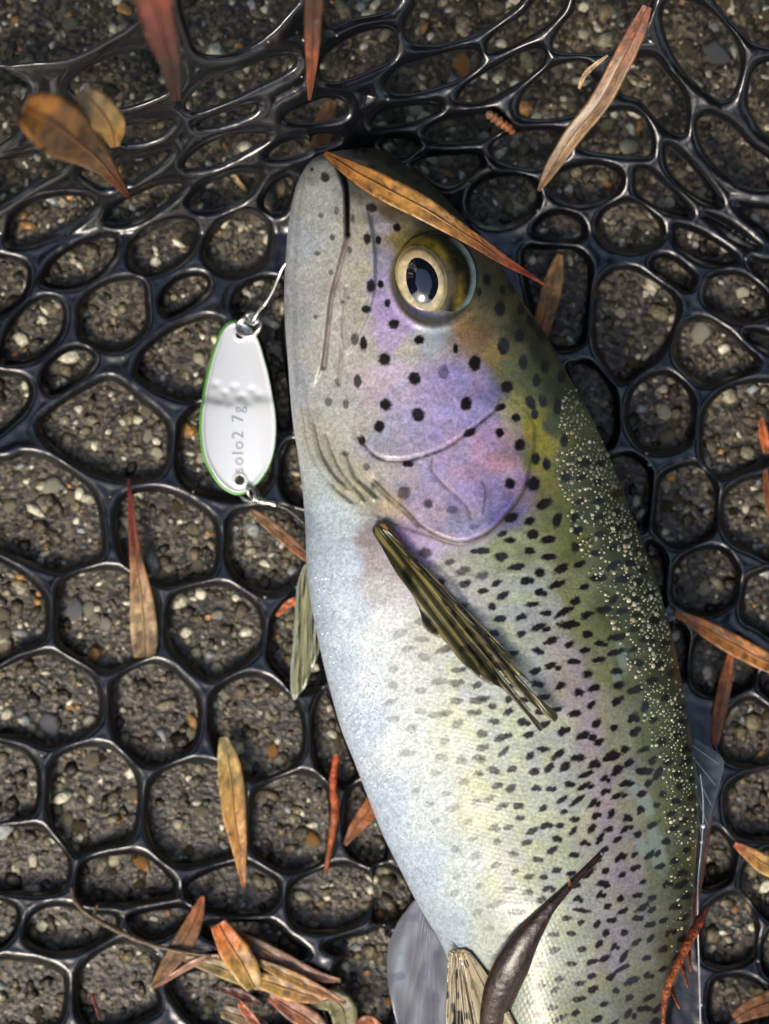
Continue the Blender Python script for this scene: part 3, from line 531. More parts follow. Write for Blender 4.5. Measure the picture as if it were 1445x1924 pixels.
M_skin = material('trout_skin', attr=True, rough=0.38, coat=0.32, coat_r=0.24, spec=0.5, bump=0.00005, bscale=1500, vary=.15, vscale=2300)
trout = thing('trout', 'rainbow trout with black spots lying on its side on the black net', 'fish')
mk('body', np.concatenate([top, bot]), np.concatenate([qt, qb]), M_skin, trout, np.concatenate([ctop, cb]))
# pale beads built in place of wet glints on the back's scales
bx, by = [], []
for r_ in range(0, 196):
    for s_ in range(0, 27):
        y = 735+r_*5.4; xe = float(fxr(y)); off = 5+s_*7.6*(1-.014*s_)**-1+(4.7 if r_ % 2 else 0)
        wid = np.interp(y, [735, 800, 900, 1050, 1200, 1400, 1780], [26, 70, 120, 135, 110, 80, 40])
        if off > wid: continue
        pr = np.interp(y, [735, 1180, 1350, 1780], [.97, .95, .8, .5])*(1-.5*(off/wid)**2)
        if rng.random() > pr*(.35+1.1*float(vnoise(xe-off, y, 34, 33))): continue
        squash = math.sqrt(max(0.05, 1-(1-2*off/(xe-float(fxl(y))))**2))
        bx.append(xe-off+rng.uniform(-2, 2)); by.append(y+rng.uniform(-2, 2)-off*.12)
bx, by = np.array(bx), np.array(by); keep = np.ones(len(bx), bool)
for (px_, py_, ax, ay, an, dk) in SP:
    keep &= (((bx-px_)/(ax*.85))**2+((by-py_)/(ay*.85))**2 > 1) | (rng.random(len(bx)) < .25)
bx, by = bx[keep], by[keep]; nbd = len(bx); rr = np.clip(rng.lognormal(1.05, .38, nbd), 1.5, 5.6)*np.interp(by, [735, 1150, 1400], [1, 1, .72])
bc = lin((150, 146, 108))*(.45+.9*rng.random((nbd, 1)))+rng.random((nbd, 1))**3*.30
M_glint = material('scale_glint', attr=True, rough=0.14, metal=0.0, coat=1.0, coat_r=0.03)
blobs('scale_glints', at(bx, by, fish_z(bx, by, False)+.0001), rr*PX*rng.uniform(.7, 1.15, nbd), rr*PX*rng.uniform(.7, 1.0, nbd), rr*PX*.45, rng.uniform(-.6, .6, nbd), M_glint, trout, bc, 1)['kind'] = 'stuff'
# white water beads that stand for the sparkle on the belly
wy = rng.uniform(1080, 1600, 260); wx_ = fxl(wy)+rng.gamma(2.2, 22, 260)+6; wr = rng.uniform(.7, 1.9, 260)
M_water = material('water_bead', (0.85, 0.88, 0.92), rough=0.05, coat=1.0, coat_r=0.02, spec=1.0)
blobs('sparkle_beads', at(wx_, wy, fish_z(wx_, wy, False)+.0001), wr*PX, wr*PX*1.3, wr*PX*.8, np.zeros(260), M_water, trout, None, 1)['kind'] = 'stuff'
# eye
M_eye = material('eye_surface', attr=True, rough=0.25, coat=1.0, coat_r=0.02, vary=.15, vscale=1500)
M_pupil = material('pupil', (0.004, 0.006, 0.014), rough=0.06, coat=1.0, coat_r=0.01, spec=1.0)
ze = float(fish_z(818., 520., False))
def ell(cx, cy, ax, ay, an=0, n=48, pinch=0):
    a = np.linspace(0, 2*np.pi, n, endpoint=False); t = math.radians(an); r = 1+pinch*np.exp(-((a-4.3)/.35)**2)
    x = ax*r*np.cos(a); y = ay*r*np.sin(a); return np.stack([cx+x*math.cos(t)-y*math.sin(t), cy+x*math.sin(t)+y*math.cos(t)], -1)
EYB = ell(818, 520, 77, 84, -10)
def eb_z(x, y): return ze-.0020+.0040*np.sqrt(np.clip(1-((x-812)/90)**2-((y-522)/98)**2, 0, 1))
def eb_col(x, y, d):
    c = np.repeat(lin((22, 23, 18))[None], len(x), 0)*(.6+.8*vnoise(x, y, 8, 20))[:, None]
    e = np.sqrt(((x-790)/50)**2+((y-527)/68)**2)
    k = np.exp(-((e-1.08)/.16)**2)[:, None]*(.15+.6*vnoise(x, y, 10, 29))[:, None]; c = c*(1-k)+lin((126, 112, 38))*k
    k = (np.exp(-((x-862)/9)**2)*sstep(500, 560, y)*(.3+.7*vnoise(x, y, 9, 32)))[:, None]*.9; c = c*(1-k)+lin((150, 132, 50))*k
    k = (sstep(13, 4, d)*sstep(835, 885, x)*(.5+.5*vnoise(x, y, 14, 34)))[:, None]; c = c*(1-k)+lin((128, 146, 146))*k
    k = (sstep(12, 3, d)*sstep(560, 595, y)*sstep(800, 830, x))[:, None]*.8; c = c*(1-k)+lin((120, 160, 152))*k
    k = (sstep(10, 2, d)*sstep(800, 760, x))[:, None]*.5; c = c*(1-k)+lin((84, 80, 40))*k
    return c
eye = poly_sheet('eye', EYB, 2.5, lambda x, y, d: eb_z(x, y), lambda x, y, d: ze-.004+0*x, M_eye, trout, eb_col)
IRB = ell(791, 527, 49, 67, -14); PUB = ell(795, 528, 34, 44, -12, pinch=.10)
def ir_col(x, y, d):
    c = np.repeat(lin((206, 190, 148))[None], len(x), 0); n1 = vnoise(x, y, 9, 21)[:, None]; c = c*(.6+.75*n1)
    k = sstep(520, 470, y)[:, None]*.55; c = c*(1-k)+lin((150, 112, 66))*k
    k = sstep(7, 2, d)[:, None]*.7; c = c*(1-k)+lin((150, 138, 60))*k
    k = (sstep(26, 33, d))[:, None]*.5; c = c*(1-k)+lin((232, 214, 188))*k
    return c
poly_sheet('iris', IRB, 2.2, lambda x, y, d: eb_z(x, y)+.0010*sstep(0, 10, d)-.0003*sstep(18, 30, d), lambda x, y, d: eb_z(x, y)-.0008, M_eye, eye, ir_col)
poly_sheet('pupil', PUB, 2.0, lambda x, y, d: eb_z(x, y)+.0009+.0006*sstep(0, 22, d), lambda x, y, d: eb_z(x, y)+.0002, M_pupil, eye)
# fins
M_fin = material('fin_membrane', attr=True, rough=0.3, coat=.6, coat_r=.06, bump=.0001, bscale=900)
M_ray = material('fin_ray', attr=True, rough=0.35, coat=.4)
def fin(name, poly, base, tips, zf, colf, raycol, rayr=.00022, h=2.4, bend=0.0):
    f = poly_sheet(name, catmull(poly, 3, True), h, lambda x, y, d: zf(x, y)+.00025*sstep(0, 3, d), lambda x, y, d: zf(x, y)-.00025, M_fin, trout, colf)
    for i, (bx_, by_, tx, ty) in enumerate(tips):
        t = np.linspace(0, 1, 14); mx = bx_+(tx-bx_)*t; my = by_+(ty-by_)*t+bend*np.sin(np.pi*t)
        tube('fin_ray', at(mx, my, zf(mx, my)+.0003), rayr*(1-.6*t), M_ray, f, 6, np.repeat(lin(raycol[i % len(raycol)])[None], 14, 0))
    return f
pec = Z(640, 960, [(185,110),(240,210),(330,370),(420,490),(470,600),(485,680),(530,722),(580,735),(640,800),(720,900),(850,1010),(940,1040),(1050,1150),(1130,1240),(1175,1300),(1192,1272),(1120,1190),(1010,1060),(930,960),(900,915),(940,940),(1000,1015),(1100,1110),(1200,1200),(1262,1245),(1280,1200),(1190,1120),(1080,1030),(1010,950),(1060,970),(1112,1000),(1040,930),(960,850),(1000,865),(1042,887),(940,790),(820,700),(700,580),(560,455),(450,320),(370,190),(290,95),(235,72)], 3.141)
pec_R = np.array(Z(640, 960, [(290,95),(370,190),(450,320),(560,455),(700,580),(820,700)], 3.141))
pec_L = np.array(Z(640, 960, [(185,110),(240,210),(330,370),(420,490),(470,600),(530,720),(720,900),(940,1040),(1175,1300)], 3.141))
def pz(x, y): return fish_z(x, y, False)+.0016+.0035*np.exp(-dist_line(x, y, pec_L)/26)*sstep(985, 1100, y)+.0005*np.sin((x-.75*y)/3.4)
def pcol(x, y, d):
    c = np.repeat(lin((118, 110, 62))[None], len(x), 0)*(.75+.45*vnoise((x-.72*y)*2.6, (y+x)*.25, 14, 22))[:, None]
    dr = dist_line(x, y, pec_R); k = np.exp(-(dr/13)**2)[:, None]; c = c*(1-k)+(lin((160, 92, 40))*sstep(1130, 1010, y)[:, None]+lin((150, 140, 60))*(1-sstep(1130, 1010, y)[:, None]))*k
    dl = dist_line(x, y, pec_L); k = (np.exp(-(dl/4)**2)*.85)[:, None]; c = c*(1-k)+lin((34, 32, 28))*k
    k = (sstep(.60, .74, vnoise(x, y, 17, 23))*.8)[:, None]; c = c*(1-k)+lin((28, 22, 16))*k
    return c
ptips = Z(640, 960, [(1175,1295),(1120,1180),(1262,1240),(1240,1190),(1100,1060),(1108,998),(1000,900),(1038,885),(900,760)], 3.141)
fin('pectoral_fin', pec, None, [(712+2.2*i, 992+.6*i, *ptips[i]) for i in range(9)], pz, pcol, [(58, 52, 30), (120, 112, 66), (44, 40, 24)], .0003)
lf = [(574,1058),(562,1085),(556,1118),(553,1165),(550,1219),(546,1258),(547,1302),(553,1316),(562,1305),(575,1289),(586,1258),(600,1225),(606,1180),(600,1120),(590,1070)]
def lcol(x, y, d):
    s = .5+.5*np.sin((x*1.0+(y-1060)*.16)/2.6); c = lin((132, 134, 92))*(.55+.5*s)[:, None]
    k = (sstep(.5, .68, vnoise(x*2.2+y*.3, y*.35, 10, 24))*sstep(3, 9, d))[:, None]; c = c*(1-k)+lin((26, 24, 14))*k
    k = sstep(4, 1, d)[:, None]*.7; return c*(1-k)+lin((150, 164, 170))*k
fin('pectoral_fin', lf, None, [(580, 1062, 549+6.5*i, 1310-9*i) for i in range(6)], lambda x, y: .016-.00003*np.clip(y-1060, 0, 260)+.0003*np.sin(x/2.6), lcol, [(112, 112, 70), (150, 150, 110)])
pf = [(843,1789),(862,1783),(882,1788),(905,1815),(935,1862),(969,1924),(1000,1990),(950,2010),(890,2010),(842,1990),(838,1924),(840,1850)]
def vcol(x, y, d):
    an = np.arctan2(x-862, y-1760); s = .5+.5*np.sin(an*62); c = lin((176, 162, 128))*(.6+.45*s)[:, None]
    k = (sstep(.55, .66, vnoise(x*2, y*.9, 18, 25))*sstep(915, 870, x))[:, None]; return c*(1-k)+lin((34, 28, 20))*k
fin('pelvic_fin', pf, None, [(850+4*i, 1790, 840+20*i, 1995) for i in range(8)], lambda x, y: np.minimum(fish_z(np.maximum(x, fxl(y)+26), y, False)+.0012, .050)+.0003*np.sin(np.arctan2(x-862, y-1760)*62), vcol, [(190, 178, 146), (120, 104, 76)])
ff = [(784,1690),(762,1712),(746,1736),(728,1779),(727,1820),(731,1862),(746,1924),(770,1985),(834,1985),(842,1924),(848,1850),(846,1795),(826,1765),(803,1728)]
def fcol(x, y, d):
    q = np.sin((x-758+10*np.sin(y/40))/8+np.sin(y/28)*1.6)*.5+.5; c = lin((128, 130, 138))*(.75+.4*q)[:, None]
    k = np.exp(-(((x-755)/12)**2+((y-1835)/50)**2))[:, None]*.5; c = c*(1-k)+lin((170, 184, 188))*k
    k = (sstep(.62, .8, vnoise(x, y, 22, 26))*.6)[:, None]; return c*(1-k)+lin((96, 98, 116))*k
fin('pelvic_fin', ff, None, [(792+4*i, 1712+10*i, 748+16*i, 1980) for i in range(6)], lambda x, y: .021+.0012*np.sin((x-740)/16+y/70), fcol, [(136, 138, 152)], .00016)
df = [(1296,1392),(1322,1398),(1346,1412),(1361,1432),(1352,1476),(1338,1530),(1324,1590),(1316,1660),(1300,1660),(1290,1500)]
def dcol(x, y, d):
    c = np.repeat(lin((84, 94, 100))[None], len(x), 0)*(.6+.7*vnoise(x, y, 12, 27))[:, None]; k = (sstep(1500, 1590, y)*.7)[:, None]; return c*(1-k)+lin((70, 72, 60))*k
fin('dorsal_fin', df, None, [(1300, 1400+20*i, 1352-7*i, 1436+40*i) for i in range(5)], lambda x, y: .026-.00006*np.clip(x-1300, 0, 80), dcol, [(140, 150, 160)])
tf = [(962,2440),(930,2520),(880,2640),(850,2720),(930,2700),(1020,2680),(1110,2700),(1200,2720),(1165,2630),(1120,2520),(1092,2440)]
fin('tail_fin', tf, None, [(975+13*i, 2450, 862+42*i, 2700-26*math.sin(i/8*3.14)) for i in range(9)], lambda x, y: .013+0*x, lambda x, y, d: lin((100, 100, 66))*(.5+.8*vnoise(x, y, 14, 28))[:, None], [(120, 116, 80)], .0004, 5)

# ------------------------------------------------------------------ spoon lure
lure = thing('spoon_lure', 'white metal spoon lure with green edge hanging beside the trout jaw', 'fishing lure')
spoly = catmull(Z(360, 480, [(330,485),(270,502),(222,560),(190,640),(150,760),(112,930),(85,1100),(75,1210),(80,1330),(100,1450),(140,1540),(190,1620),(250,1680),(310,1711),(350,1715),(400,1700),(460,1655),(520,1585),(570,1490),(600,1370),(608,1240),(600,1120),(580,1000),(550,850),(520,740),(490,640),(455,565),(420,522),(380,495)], 3.85), 4, True)
h1 = ell(360+352/3.85, 480+570/3.85, 8.5, 8.5); h2 = ell(360+348/3.85, 480+1626/3.85, 9.5, 9.5)
zs = .0085
def spz(x, y):
    v = (y-605)/320; u = (x-(447))/70
    dent = sum(.00035*np.exp(-(((x-a)/9)**2+((y-b)/7)**2)) for a, b in [(404,722),(422,738),(440,728),(456,745),(474,733),(488,742),(412,752),(432,756),(466,756)])
    return zs+.0016*np.sin((v-.1)*3.1)+.0022*u*u*(v > -1)*.8-dent+.0006*np.tanh((y-752)/8)
M_spoon = material('pearl_white_metal', (.88, .91, .93), rough=.22, metal=.15, coat=.8, coat_r=.04, bump=.00003, bscale=700)
M_green = material('green_edge', (.10, .36, .04), rough=.3, coat=.7)
M_steel = material('steel', (.55, .54, .50), rough=.18, metal=1.0)
M_letter = material('engraved_letters', (.30, .36, .38), rough=.5)
poly_sheet('spoon_body', spoly, 2.0, lambda x, y, d: spz(x, y)+.0004*sstep(7, 2, d), lambda x, y, d: spz(x, y)-.0008, M_spoon, lure, None, (h1, h2))
pc = spoly.mean(0); edge = pc+(spoly-pc)*1.012
tube('painted_edge', at(edge[:, 0]-1.5, edge[:, 1], spz(edge[:, 0], edge[:, 1])-.0004), .00038, M_green, lure, 8, closed=True)
fc = bpy.data.curves.new('lettering', 'FONT'); fc.body = 'solo2 7g'; fc.size = 30*PX; fc.space_character = 1.25; fc.extrude = .00006; fc.offset = -.00002
fo = bpy.data.objects.new('lettering_curve', fc); C.objects.link(fo); bpy.context.view_layer.update()
me = bpy.data.meshes.new_from_object(fo.evaluated_get(bpy.context.evaluated_depsgraph_get())); bpy.data.objects.remove(fo)
co = np.empty(len(me.vertices)*3); me.vertices.foreach_get('co', co); co = co.reshape(-1, 3)
sfac = 126*PX/max(co[:, 0].max(), 1e-6)
tx = 457-co[:, 1]/PX*1.05; ty = 890-co[:, 0]*sfac/PX
nv = at(tx, ty, spz(tx, ty)+.00002)+np.stack([0*tx, 0*tx, co[:, 2]+.00003], -1); me.vertices.foreach_set('co', nv.astype(np.float32).ravel()); me.update(); me.materials.clear(); me.materials.append(M_letter)
lo = bpy.data.objects.new('lettering', me); C.objects.link(lo); lo.parent = lure
def ring(name, cx, cy, ax, ay, an, z, tilt, r, parent):
    p = ell(cx, cy, ax, ay, an, 36); dz = tilt*((p[:, 0]-cx)/ax)
    return tube(name, at(p[:, 0], p[:, 1], z+dz), r, M_steel, parent, 8, closed=True)
ring('split_ring', 468, 612, 23, 17, -20, .0105, .002, .0006, lure); ring('split_ring', 470, 615, 22, 16, -20, .0096, .002, .0005, lure)
hk = catmull([(474,606),(482,592),(490,580),(498,572),(512,548),(524,520),(532,502),(546,486),(562,480)], 4)
hook = tube('hook', at(hk[:, 0], hk[:, 1], np.linspace(.011, .021, len(hk))), .00052, M_steel, lure, 8)
ring('hook_eye', 474, 598, 11, 9, 30, .0112, .001, .0006, hook)
ring('split_ring', 464, 925, 13, 20, -35, .0095, .0015, .0005, lure); ring('split_ring', 476, 926, 9, 19, -25, .009, -.0015, .0004, lure)
sw = at(np.array([476, 486, 496, 506, 514, 522.]), np.array([936, 940, 942, 944, 946, 950.]), .0085)
swv = tube('swivel', sw, [.0005, .0009, .0012, .0007, .0010, .0004], M_steel, lure, 10)
ring('swivel_loop', 482, 938, 11, 6, 12, .0088, .0006, .0004, swv)
gl = catmull([(522,950),(540,958),(556,970),(572,985)], 4)
tube('line_leader', at(gl[:, 0], gl[:, 1], .0075), .00012, material('nylon', (.6, .62, .64), rough=.1, trans=.5), lure, 6)

# ------------------------------------------------------------------ fallen leaves and twigs
M_leaf = material('dry_leaf', attr=True, rough=.42, coat=.2, coat_r=.15, bump=.00015, bscale=1200, vary=.22, vscale=900)
def zmap(kind, x, y, dz):
    if kind == 'net': return net_top(x, y)+dz
    if kind == 'fish': return fish_z(x, y, False)+dz
    return dz+0*x
def leaf(label, pts, wid, cols, base='net', dz=.0006, name='fallen_leaf', group='dry leaves caught in the net', fold=.16, spec=.25, zs_=None, cat='leaf', rib=True):
    p = catmull(pts, 8); n = len(p); t = np.linspace(0, 1, n)
    w = np.interp(t, np.linspace(0, 1, len(wid)), wid)
    w = np.convolve(np.pad(w, 2, 'edge'), np.ones(5)/5, 'valid')/2
    tg = np.gradient(p, axis=0); tg /= np.linalg.norm(tg, axis=1, keepdims=True); nn = np.stack([-tg[:, 1], tg[:, 0]], -1)
    vv = np.linspace(-1, 1, 9); X = p[:, None, 0]+nn[:, None, 0]*w[:, None]*vv; Y = p[:, None, 1]+nn[:, None, 1]*w[:, None]*vv
    pos = np.linspace(0, 1, len(cols)); L = lin(np.array(cols, float)); L = 1.25*L*.86+.14*(L@np.array([.35, .5, .15]))[:, None]*np.array([1.15, 1.0, .7]); c = np.stack([np.interp(t, pos, L[:, k]) for k in range(3)], -1)
    cc = np.repeat(c[:, None], 9, 1); nz = vnoise(X*2, Y*.7, 9, 30); cc = cc*(.55+.9*nz)[..., None]; bl = sstep(.6, .75, vnoise(X, Y, 15, 36))*.5; cc = cc*(1-bl)[..., None]+lin((60, 44, 26))*bl[..., None]
    sp = (vnoise(X, Y, 3.4, 31) > .80)*spec*2; cc = cc*(1-np.clip(sp, 0, .85))[..., None]
    if zs_ is not None: zc = np.interp(t, np.linspace(0, 1, len(zs_)), zs_)
    else: zc = zmap(base, p[:, 0], p[:, 1], dz)
    Zt = zc[:, None]+(fold*np.abs(vv)[None]*w[:, None]*PX)+.00022*np.sin(t*19+X[:, 0]*.03)[:, None]*np.sign(vv)[None]*.6
    a = at(X.ravel(), Y.ravel(), Zt.ravel()); b = a-[0, 0, .00022]
    v = np.concatenate([a, b]); i = np.arange(n*9).reshape(n, 9); q = np.stack([i[1:, :-1], i[1:, 1:], i[:-1, 1:], i[:-1, :-1]], -1).reshape(-1, 4)
    nn_ = n*9; s1 = np.stack([i[:-1, 0], i[1:, 0], i[1:, 0]+nn_, i[:-1, 0]+nn_], -1); s2 = np.stack([i[1:, -1], i[:-1, -1], i[:-1, -1]+nn_, i[1:, -1]+nn_], -1)
    f = np.concatenate([q[:, ::-1], q+nn_, s1, s2])
    col = np.concatenate([cc.reshape(-1, 3)]*2)
    o = mk(name, v, f, M_leaf, None, np.clip(col, .001, .8)); tag(o, label, cat, group)
    if rib:
        tube('midrib', at(p[:, 0], p[:, 1], zc+.00008), np.clip(w*PX*.09, .00007, .0003), M_leaf, o, 6, c*.72)
    return o
O1, O2, BR, RB, YL, TN = (196, 112, 34), (176, 84, 26), (120, 78, 34), (104, 40, 22), (184, 140, 56), (188, 162, 112)
leaf('speckled golden brown leaf lying across the trout head above its eye', [(610,287),(660,318),(720,352),(790,388),(850,425),(905,460),(950,490),(1000,520),(1036,544)], [6,30,44,48,44,34,26,22,14,5,3], [(166,104,34),(170,112,38),(164,116,46),(150,104,44),(132,72,28),(120,40,16),(92,30,14)], zs_=[float(fish_z(612., 292.))+.001, .0445, .0505, .0525, .0515, .047, .041, .037, .035], fold=.10, spec=.35)
leaf('long curved brown leaf standing alone on the net away from the trout', [(1216,12),(1196,60),(1166,120),(1128,190),(1080,250),(1040,310),(1012,358)], [16,34,40,40,38,34,26,4], [(104,44,18),(128,66,24),(124,82,34),(118,84,38),(132,96,48),(120,82,40)], dz=.0012)
leaf('thin tan leaf sliver tucked beside the long curved brown leaf', [(1142,104),(1118,122),(1098,142),(1088,166)], [3,9,10,4], [TN, (170,130,70)], dz=.0005)
leaf('broad blurred brown leaf with a pointed stem raised on the net wall', [(44,205),(90,225),(140,262),(185,300),(215,335),(242,370)], [50,104,112,70,38,24,5], [(150,92,24),(160,104,34),(140,92,36),(150,110,70),(120,64,34),(96,44,24)], zs_=[.128, .122, .104, .076, .046, float(net_top(242, 370))+.0005], fold=.2)
leaf('pale brown leaf half leaning behind the broad blurred leaf', [(150,170),(185,205),(208,240),(216,276)], [30,66,60,14], [(120,104,80),(150,116,54),(160,116,44)], zs_=[.116, .106, .092, .074])
leaf('blurred reddish leaf hanging down over the raised net wall', [(282,-60),(292,10),(306,70),(320,120),(332,190)], [70,66,56,40,16], [(120,48,26),(128,56,34),(110,52,36),(74,44,34),(52,34,28)], zs_=[.165, .150, .130, .108, .072])
leaf('narrow dark brown leaf hanging point down over the upper net', [(592,-40),(588,40),(586,110),(581,188)], [34,34,30,20,4], [(60,38,22),(72,44,24),(128,62,28),(120,66,34)], zs_=[.105, .092, .074, .042])
leaf('flat brown leaf under the net just past the trout snout', [(624,188),(612,225),(602,262),(596,290)], [18,40,44,34], [(120,82,50),(128,92,60),(110,76,46)], 'ground', .0016)
leaf('small tan stalk lying on paving in a net hole', [(434,324),(448,342),(464,360)], [7,9,8,4], [TN, (196,158,96)], 'ground', .0014, rib=False)
leaf('orange leaf tucked under the trout forehead', [(1052,478),(1040,530),(1026,585),(1012,645)], [8,34,40,36,20], [(196,140,62),(190,138,66),(184,120,46),(176,76,22)], dz=.0004)
leaf('leaf with long red stem and pale tan blade in a net hole', [(241,900),(247,970),(254,1040),(264,1110),(270,1180),(272,1235)], [3,12,18,30,46,52,40], [(104,24,16),(120,34,20),(128,66,30),(176,138,92),(180,150,108),(120,96,64)], dz=.0004)
leaf('brown leaf running under the trout belly below the lure', [(470,958),(505,985),(540,1015),(580,1050)], [6,20,24,22,16], [(110,74,40),(128,88,44),(150,84,36)], dz=.0004)
leaf('small bright orange leaf scrap beside the lower fin', [(556,1128),(538,1138),(520,1158)], [16,15,5], [(196,96,30), (188,92,36)], dz=.0006)
leaf('upright yellow leaf across a net hole left of the trout', [(420,1385),(432,1450),(440,1530),(450,1600),(458,1668)], [12,42,48,46,34,18,4], [(176,160,104),(184,146,72),(180,128,52),(190,130,44),(150,84,30)], dz=.0005)
leaf('orange leaf end wedged under the trout belly', [(712,1498),(690,1528),(668,1556),(648,1588)], [34,34,26,6], [(170,96,36),(164,92,36),(120,66,26)], dz=.0004)
leaf('slim brown leaf crossing the thin bare twig', [(381,1684),(362,1738),(330,1794),(288,1852)], [5,26,38,40,28,8], [(150,70,24),(132,80,30),(124,84,36),(128,86,36)], dz=.0011)
leaf('thin pinkish leaf edge beside the slim brown leaf', [(286,1858),(330,1830),(375,1805),(412,1797)], [5,11,14,8], [(160,100,60),(176,124,96),(170,132,110)], dz=.0012)
leaf('glowing orange and yellow leaf on top of the leaf pile', [(410,1736),(430,1772),(455,1812),(478,1856)], [30,44,58,54,30], [(196,92,22),(198,112,30),(190,140,50),(150,120,44)], dz=.0036)
leaf('dull yellow leaf at the back of the leaf pile', [(345,1800),(400,1815),(450,1832),(500,1850)], [10,32,38,26], [(120,98,60),(150,126,60),(140,112,46)], dz=.0008)
leaf('long ochre leaf stretching out of the leaf pile towards the trout', [(470,1835),(530,1855),(570,1868),(606,1880)], [20,44,36,8], [(170,132,54),(168,124,50),(150,96,48)], dz=.0022)
leaf('narrow amber leaf above the long ochre leaf', [(480,1805),(530,1828),(580,1852),(650,1885)], [10,26,26,5], [(140,96,36),(160,116,40),(140,70,24)], dz=.0026)
leaf('brown leaf at the upper edge of the leaf pile', [(445,1755),(490,1782),(540,1808),(600,1835),(640,1842)], [8,32,30,20,5], [(128,92,44),(124,80,40),(120,56,28),(130,90,50)], dz=.0014)
leaf('dark red leaf scrap under the leaf pile', [(416,1858),(450,1868),(490,1886)], [10,24,6], [(88,24,20),(104,34,26),(76,28,20)], dz=.0014)
leaf('tan leaf with torn end below the leaf pile', [(418,1900),(450,1910),(490,1930),(520,1960)], [24,36,30,10], [(140,116,74),(128,104,66),(120,70,34)], dz=.0010)
leaf('orange red leaf pointing down from the leaf pile', [(450,1884),(470,1910),(500,1950)], [10,20,12], [(176,84,28),(150,60,20)], dz=.0024)
leaf('rust coloured leaf spreading under the ochre leaf', [(505,1872),(545,1895),(590,1925),(610,1955)], [10,40,44,20], [(150,66,40),(150,90,44),(128,80,36)], dz=.0012)
leaf('pale green torn leaf beside the leaf pile', [(585,1890),(620,1880),(645,1900),(650,1960)], [10,46,52,40], [(128,124,84),(136,132,88),(120,112,66)], dz=.0006)
leaf('orange leaf tip poking up under the far pelvic fin', [(665,1935),(690,1918),(715,1930)], [14,24,10], [(180,88,28),(176,96,34)], dz=.0008)
leaf('long orange leaf on the net pointing at the trout back', [(1268,1150),(1320,1178),(1380,1212),(1445,1246),(1500,1270)], [6,32,40,36,20], [(180,92,22),(178,110,36),(176,112,40),(170,92,26)], dz=.0012)
leaf('narrow rusty leaf standing below the long orange leaf', [(1374,1228),(1364,1280),(1352,1340),(1344,1398)], [12,26,26,12], [(160,84,24),(150,88,34),(128,64,24)], dz=.0006)
leaf('yellow leaf with red tip beside the dorsal fin', [(1380,1586),(1408,1604),(1440,1626),(1490,1650)], [8,26,38,24], [(170,66,26),(176,126,44),(170,140,60)], dz=.0008)
leaf('small orange leaf sliver at a net strand', [(1430,786),(1436,820),(1442,852)], [6,20,12], [(176,84,24),(184,88,30)], dz=.0006)
leaf('thin brown leaf below the small orange sliver', [(1438,884),(1444,930),(1450,975)], [8,18,10], [(120,66,28),(132,84,40)], dz=.0006)
leaf('dark red brown needle leaf squeezed along the trout back', [(1340,1496),(1328,1560),(1318,1630),(1304,1720)], [6,16,16,8], [(110,70,44),(96,38,26),(104,44,26)], dz=.0120)
leaf('brown leaf corner in the lowest net hole beside the trout', [(1380,1915),(1415,1895),(1460,1880)], [20,40,50], [(120,72,30),(110,70,32)], dz=.0008)
# twigs
M_twig = material('twig_bark', attr=True, rough=.45, coat=.3, bump=.0006, bscale=1500, vary=.45, vscale=1100)
def twig(label, pts, rad, cols, base='net', dz=.0008, name='twig', cat='twig', side=(), zs_=None, knob=0.0, group='twigs caught in the net'):
    o = thing(name, label, cat, group)
    def one(nm, pts, rad):
        p = catmull(pts, 8); n = len(p); t = np.linspace(0, 1, n); r = np.interp(t, np.linspace(0, 1, len(rad)), rad)*PX
        if knob: r = r*(1+knob*np.sin(t*n*1.1)+.4*knob*(rng.random(n)-.5))
        L = lin(np.array(cols, float)); c = np.stack([np.interp(t, np.linspace(0, 1, len(cols)), L[:, k]) for k in range(3)], -1)*(.7+.6*rng.random((n, 1)))
        z = np.interp(t, np.linspace(0, 1, len(zs_)), zs_) if zs_ is not None else zmap(base, p[:, 0], p[:, 1], dz)
        tube(nm, at(p[:, 0], p[:, 1], z+r*.6), r, M_twig, o, 8, c)
    one('stem', pts, rad)
    for s in side: one('side_shoot', s, [rad[0]*.8, rad[-1]*.6])
    return o
twig('scaly orange conifer twig standing beside the trout belly', [(632,1418),(626,1470),(630,1520),(624,1570),(611,1642)], [6,7,8,8,6,3], [(190,84,34),(176,84,36),(170,92,48)], knob=.09)
twig('orange branched conifer twig resting against the trout back', [(1326,1706),(1312,1735),(1296,1766),(1274,1812),(1256,1850),(1248,1890),(1246,1935)], [5,9,8,7,7,5,3], [(150,48,32),(160,72,30),(170,92,40),(150,64,26)], zs_=[.034,.037,.040,.042,.043,.044,.044], knob=.08, side=[[(1281,1796),(1286,1826),(1293,1856)], [(1260,1848),(1268,1874),(1278,1896)], [(1294,1768),(1296,1800),(1298,1826)]])
twig('thin bare grey twig lying on the net below the yellow leaf', [(134,1668),(142,1694),(172,1722),(220,1748),(270,1770),(330,1786),(398,1796)], [3,4.5,5,5,4.5,4,3], [(96,74,50),(110,88,60),(104,86,60)], dz=.0018, knob=.12, side=[[(172,1722),(180,1708),(184,1700)]])
twig('short orange catkin stuck on a net strand near the top', [(918,214),(930,222),(944,232),(956,240),(965,250)], [7,8,8,7,5], [(150,116,84),(160,96,54),(150,78,40)], dz=.001, knob=.25, name='catkin', cat='catkin')
twig('tiny red needle on the net in the lower corner', [(172,1866),(180,1890),(188,1918)], [3,3.5,2], [(120,34,24),(96,28,20)])
pod = thing('seed_pod', 'dark brown glossy curled seed pod lying on the trout flank', 'seed pod')
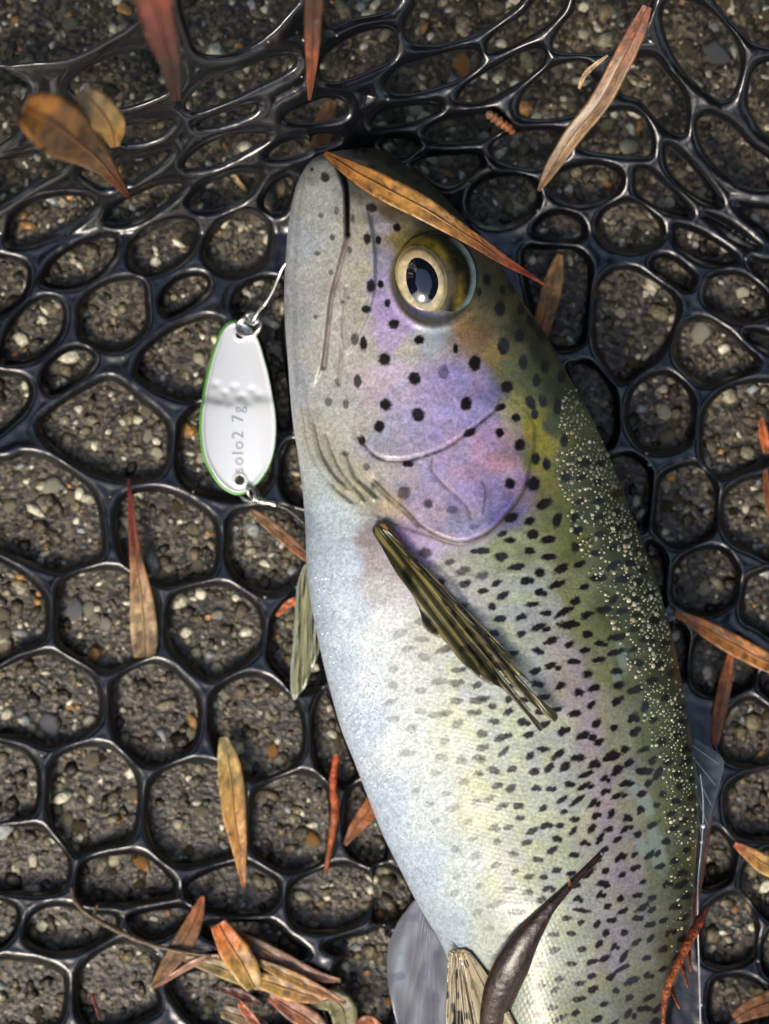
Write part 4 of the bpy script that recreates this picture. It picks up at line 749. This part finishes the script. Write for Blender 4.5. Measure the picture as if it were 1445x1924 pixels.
pp = catmull([(1130,1604),(1105,1630),(1079,1656),(1052,1684),(1029,1709),(1006,1740),(985,1770),(962,1815),(942,1860),(930,1905),(922,1960),(916,2010)], 6); n = len(pp)
pr = np.interp(np.linspace(0, 1, n), np.linspace(0, 1, 12), [5,5.5,6,8,11,17,23,29,29,25,20,8])*PX
M_pod = material('seed_pod_skin', attr=True, rough=.38, coat=.35, coat_r=.2, bump=.00035, bscale=500, vary=.6, vscale=420)
pcolr = np.repeat(lin((44, 23, 13))[None], n, 0)*(.8+.4*rng.random((n, 1)))
pzz = fish_z(pp[:, 0], pp[:, 1], False)+pr*.38
tube('pod_shell', at(pp[:, 0], pp[:, 1], pzz), pr, M_pod, pod, 16, pcolr, flat=.55)
sp_ = pp[6:]; tube('pod_seam', at(sp_[:, 0]+pr[6:]/PX*.72, sp_[:, 1]+pr[6:]/PX*.5, pzz[6:]+pr[6:]*.1), .00022, M_pod, pod, 6, pcolr[6:]*1.4)
tube('pod_spur', at(np.array([1072, 1070, 1068.]), np.array([1664, 1656, 1648.]), fish_z(np.array([1072, 1070, 1068.]), np.array([1664, 1656, 1648.]), False)+.0012), [.0006, .0004, .0001], M_pod, pod, 6, np.repeat(lin((150, 96, 40))[None], 3, 0))
ln = catmull([(1316,1455),(1321,1500),(1321,1545),(1318,1590),(1312,1650),(1311,1720),(1313,1800),(1315,1870),(1318,1960),(1330,2100)], 6)
fl_ = tube('fishing_line', at(ln[:, 0], ln[:, 1], np.interp(np.arange(len(ln)), [0, 20, len(ln)], [.031, .030, .012])), .00016, material('clear_nylon', (.55, .55, .57), rough=.15, coat=.5), None, 6)
tag(fl_, 'thin pale fishing line running down along the trout back', 'fishing line')
for (bx_, by_, r) in [(1321,1552,4.5),(1318,1582,2.6),(1317,1888,2.6)]:
    i = int(np.argmin((ln[:, 0]-bx_)**2+(ln[:, 1]-by_)**2)); zz = float(np.interp(i, [0, 20, len(ln)], [.031, .030, .012]))
    blobs('water_drop', at(np.array([bx_*1.]), np.array([by_*1.]), zz), np.array([r*PX]), np.array([r*PX]), np.array([r*PX]), np.zeros(1), M_water, fl_, None, 2)
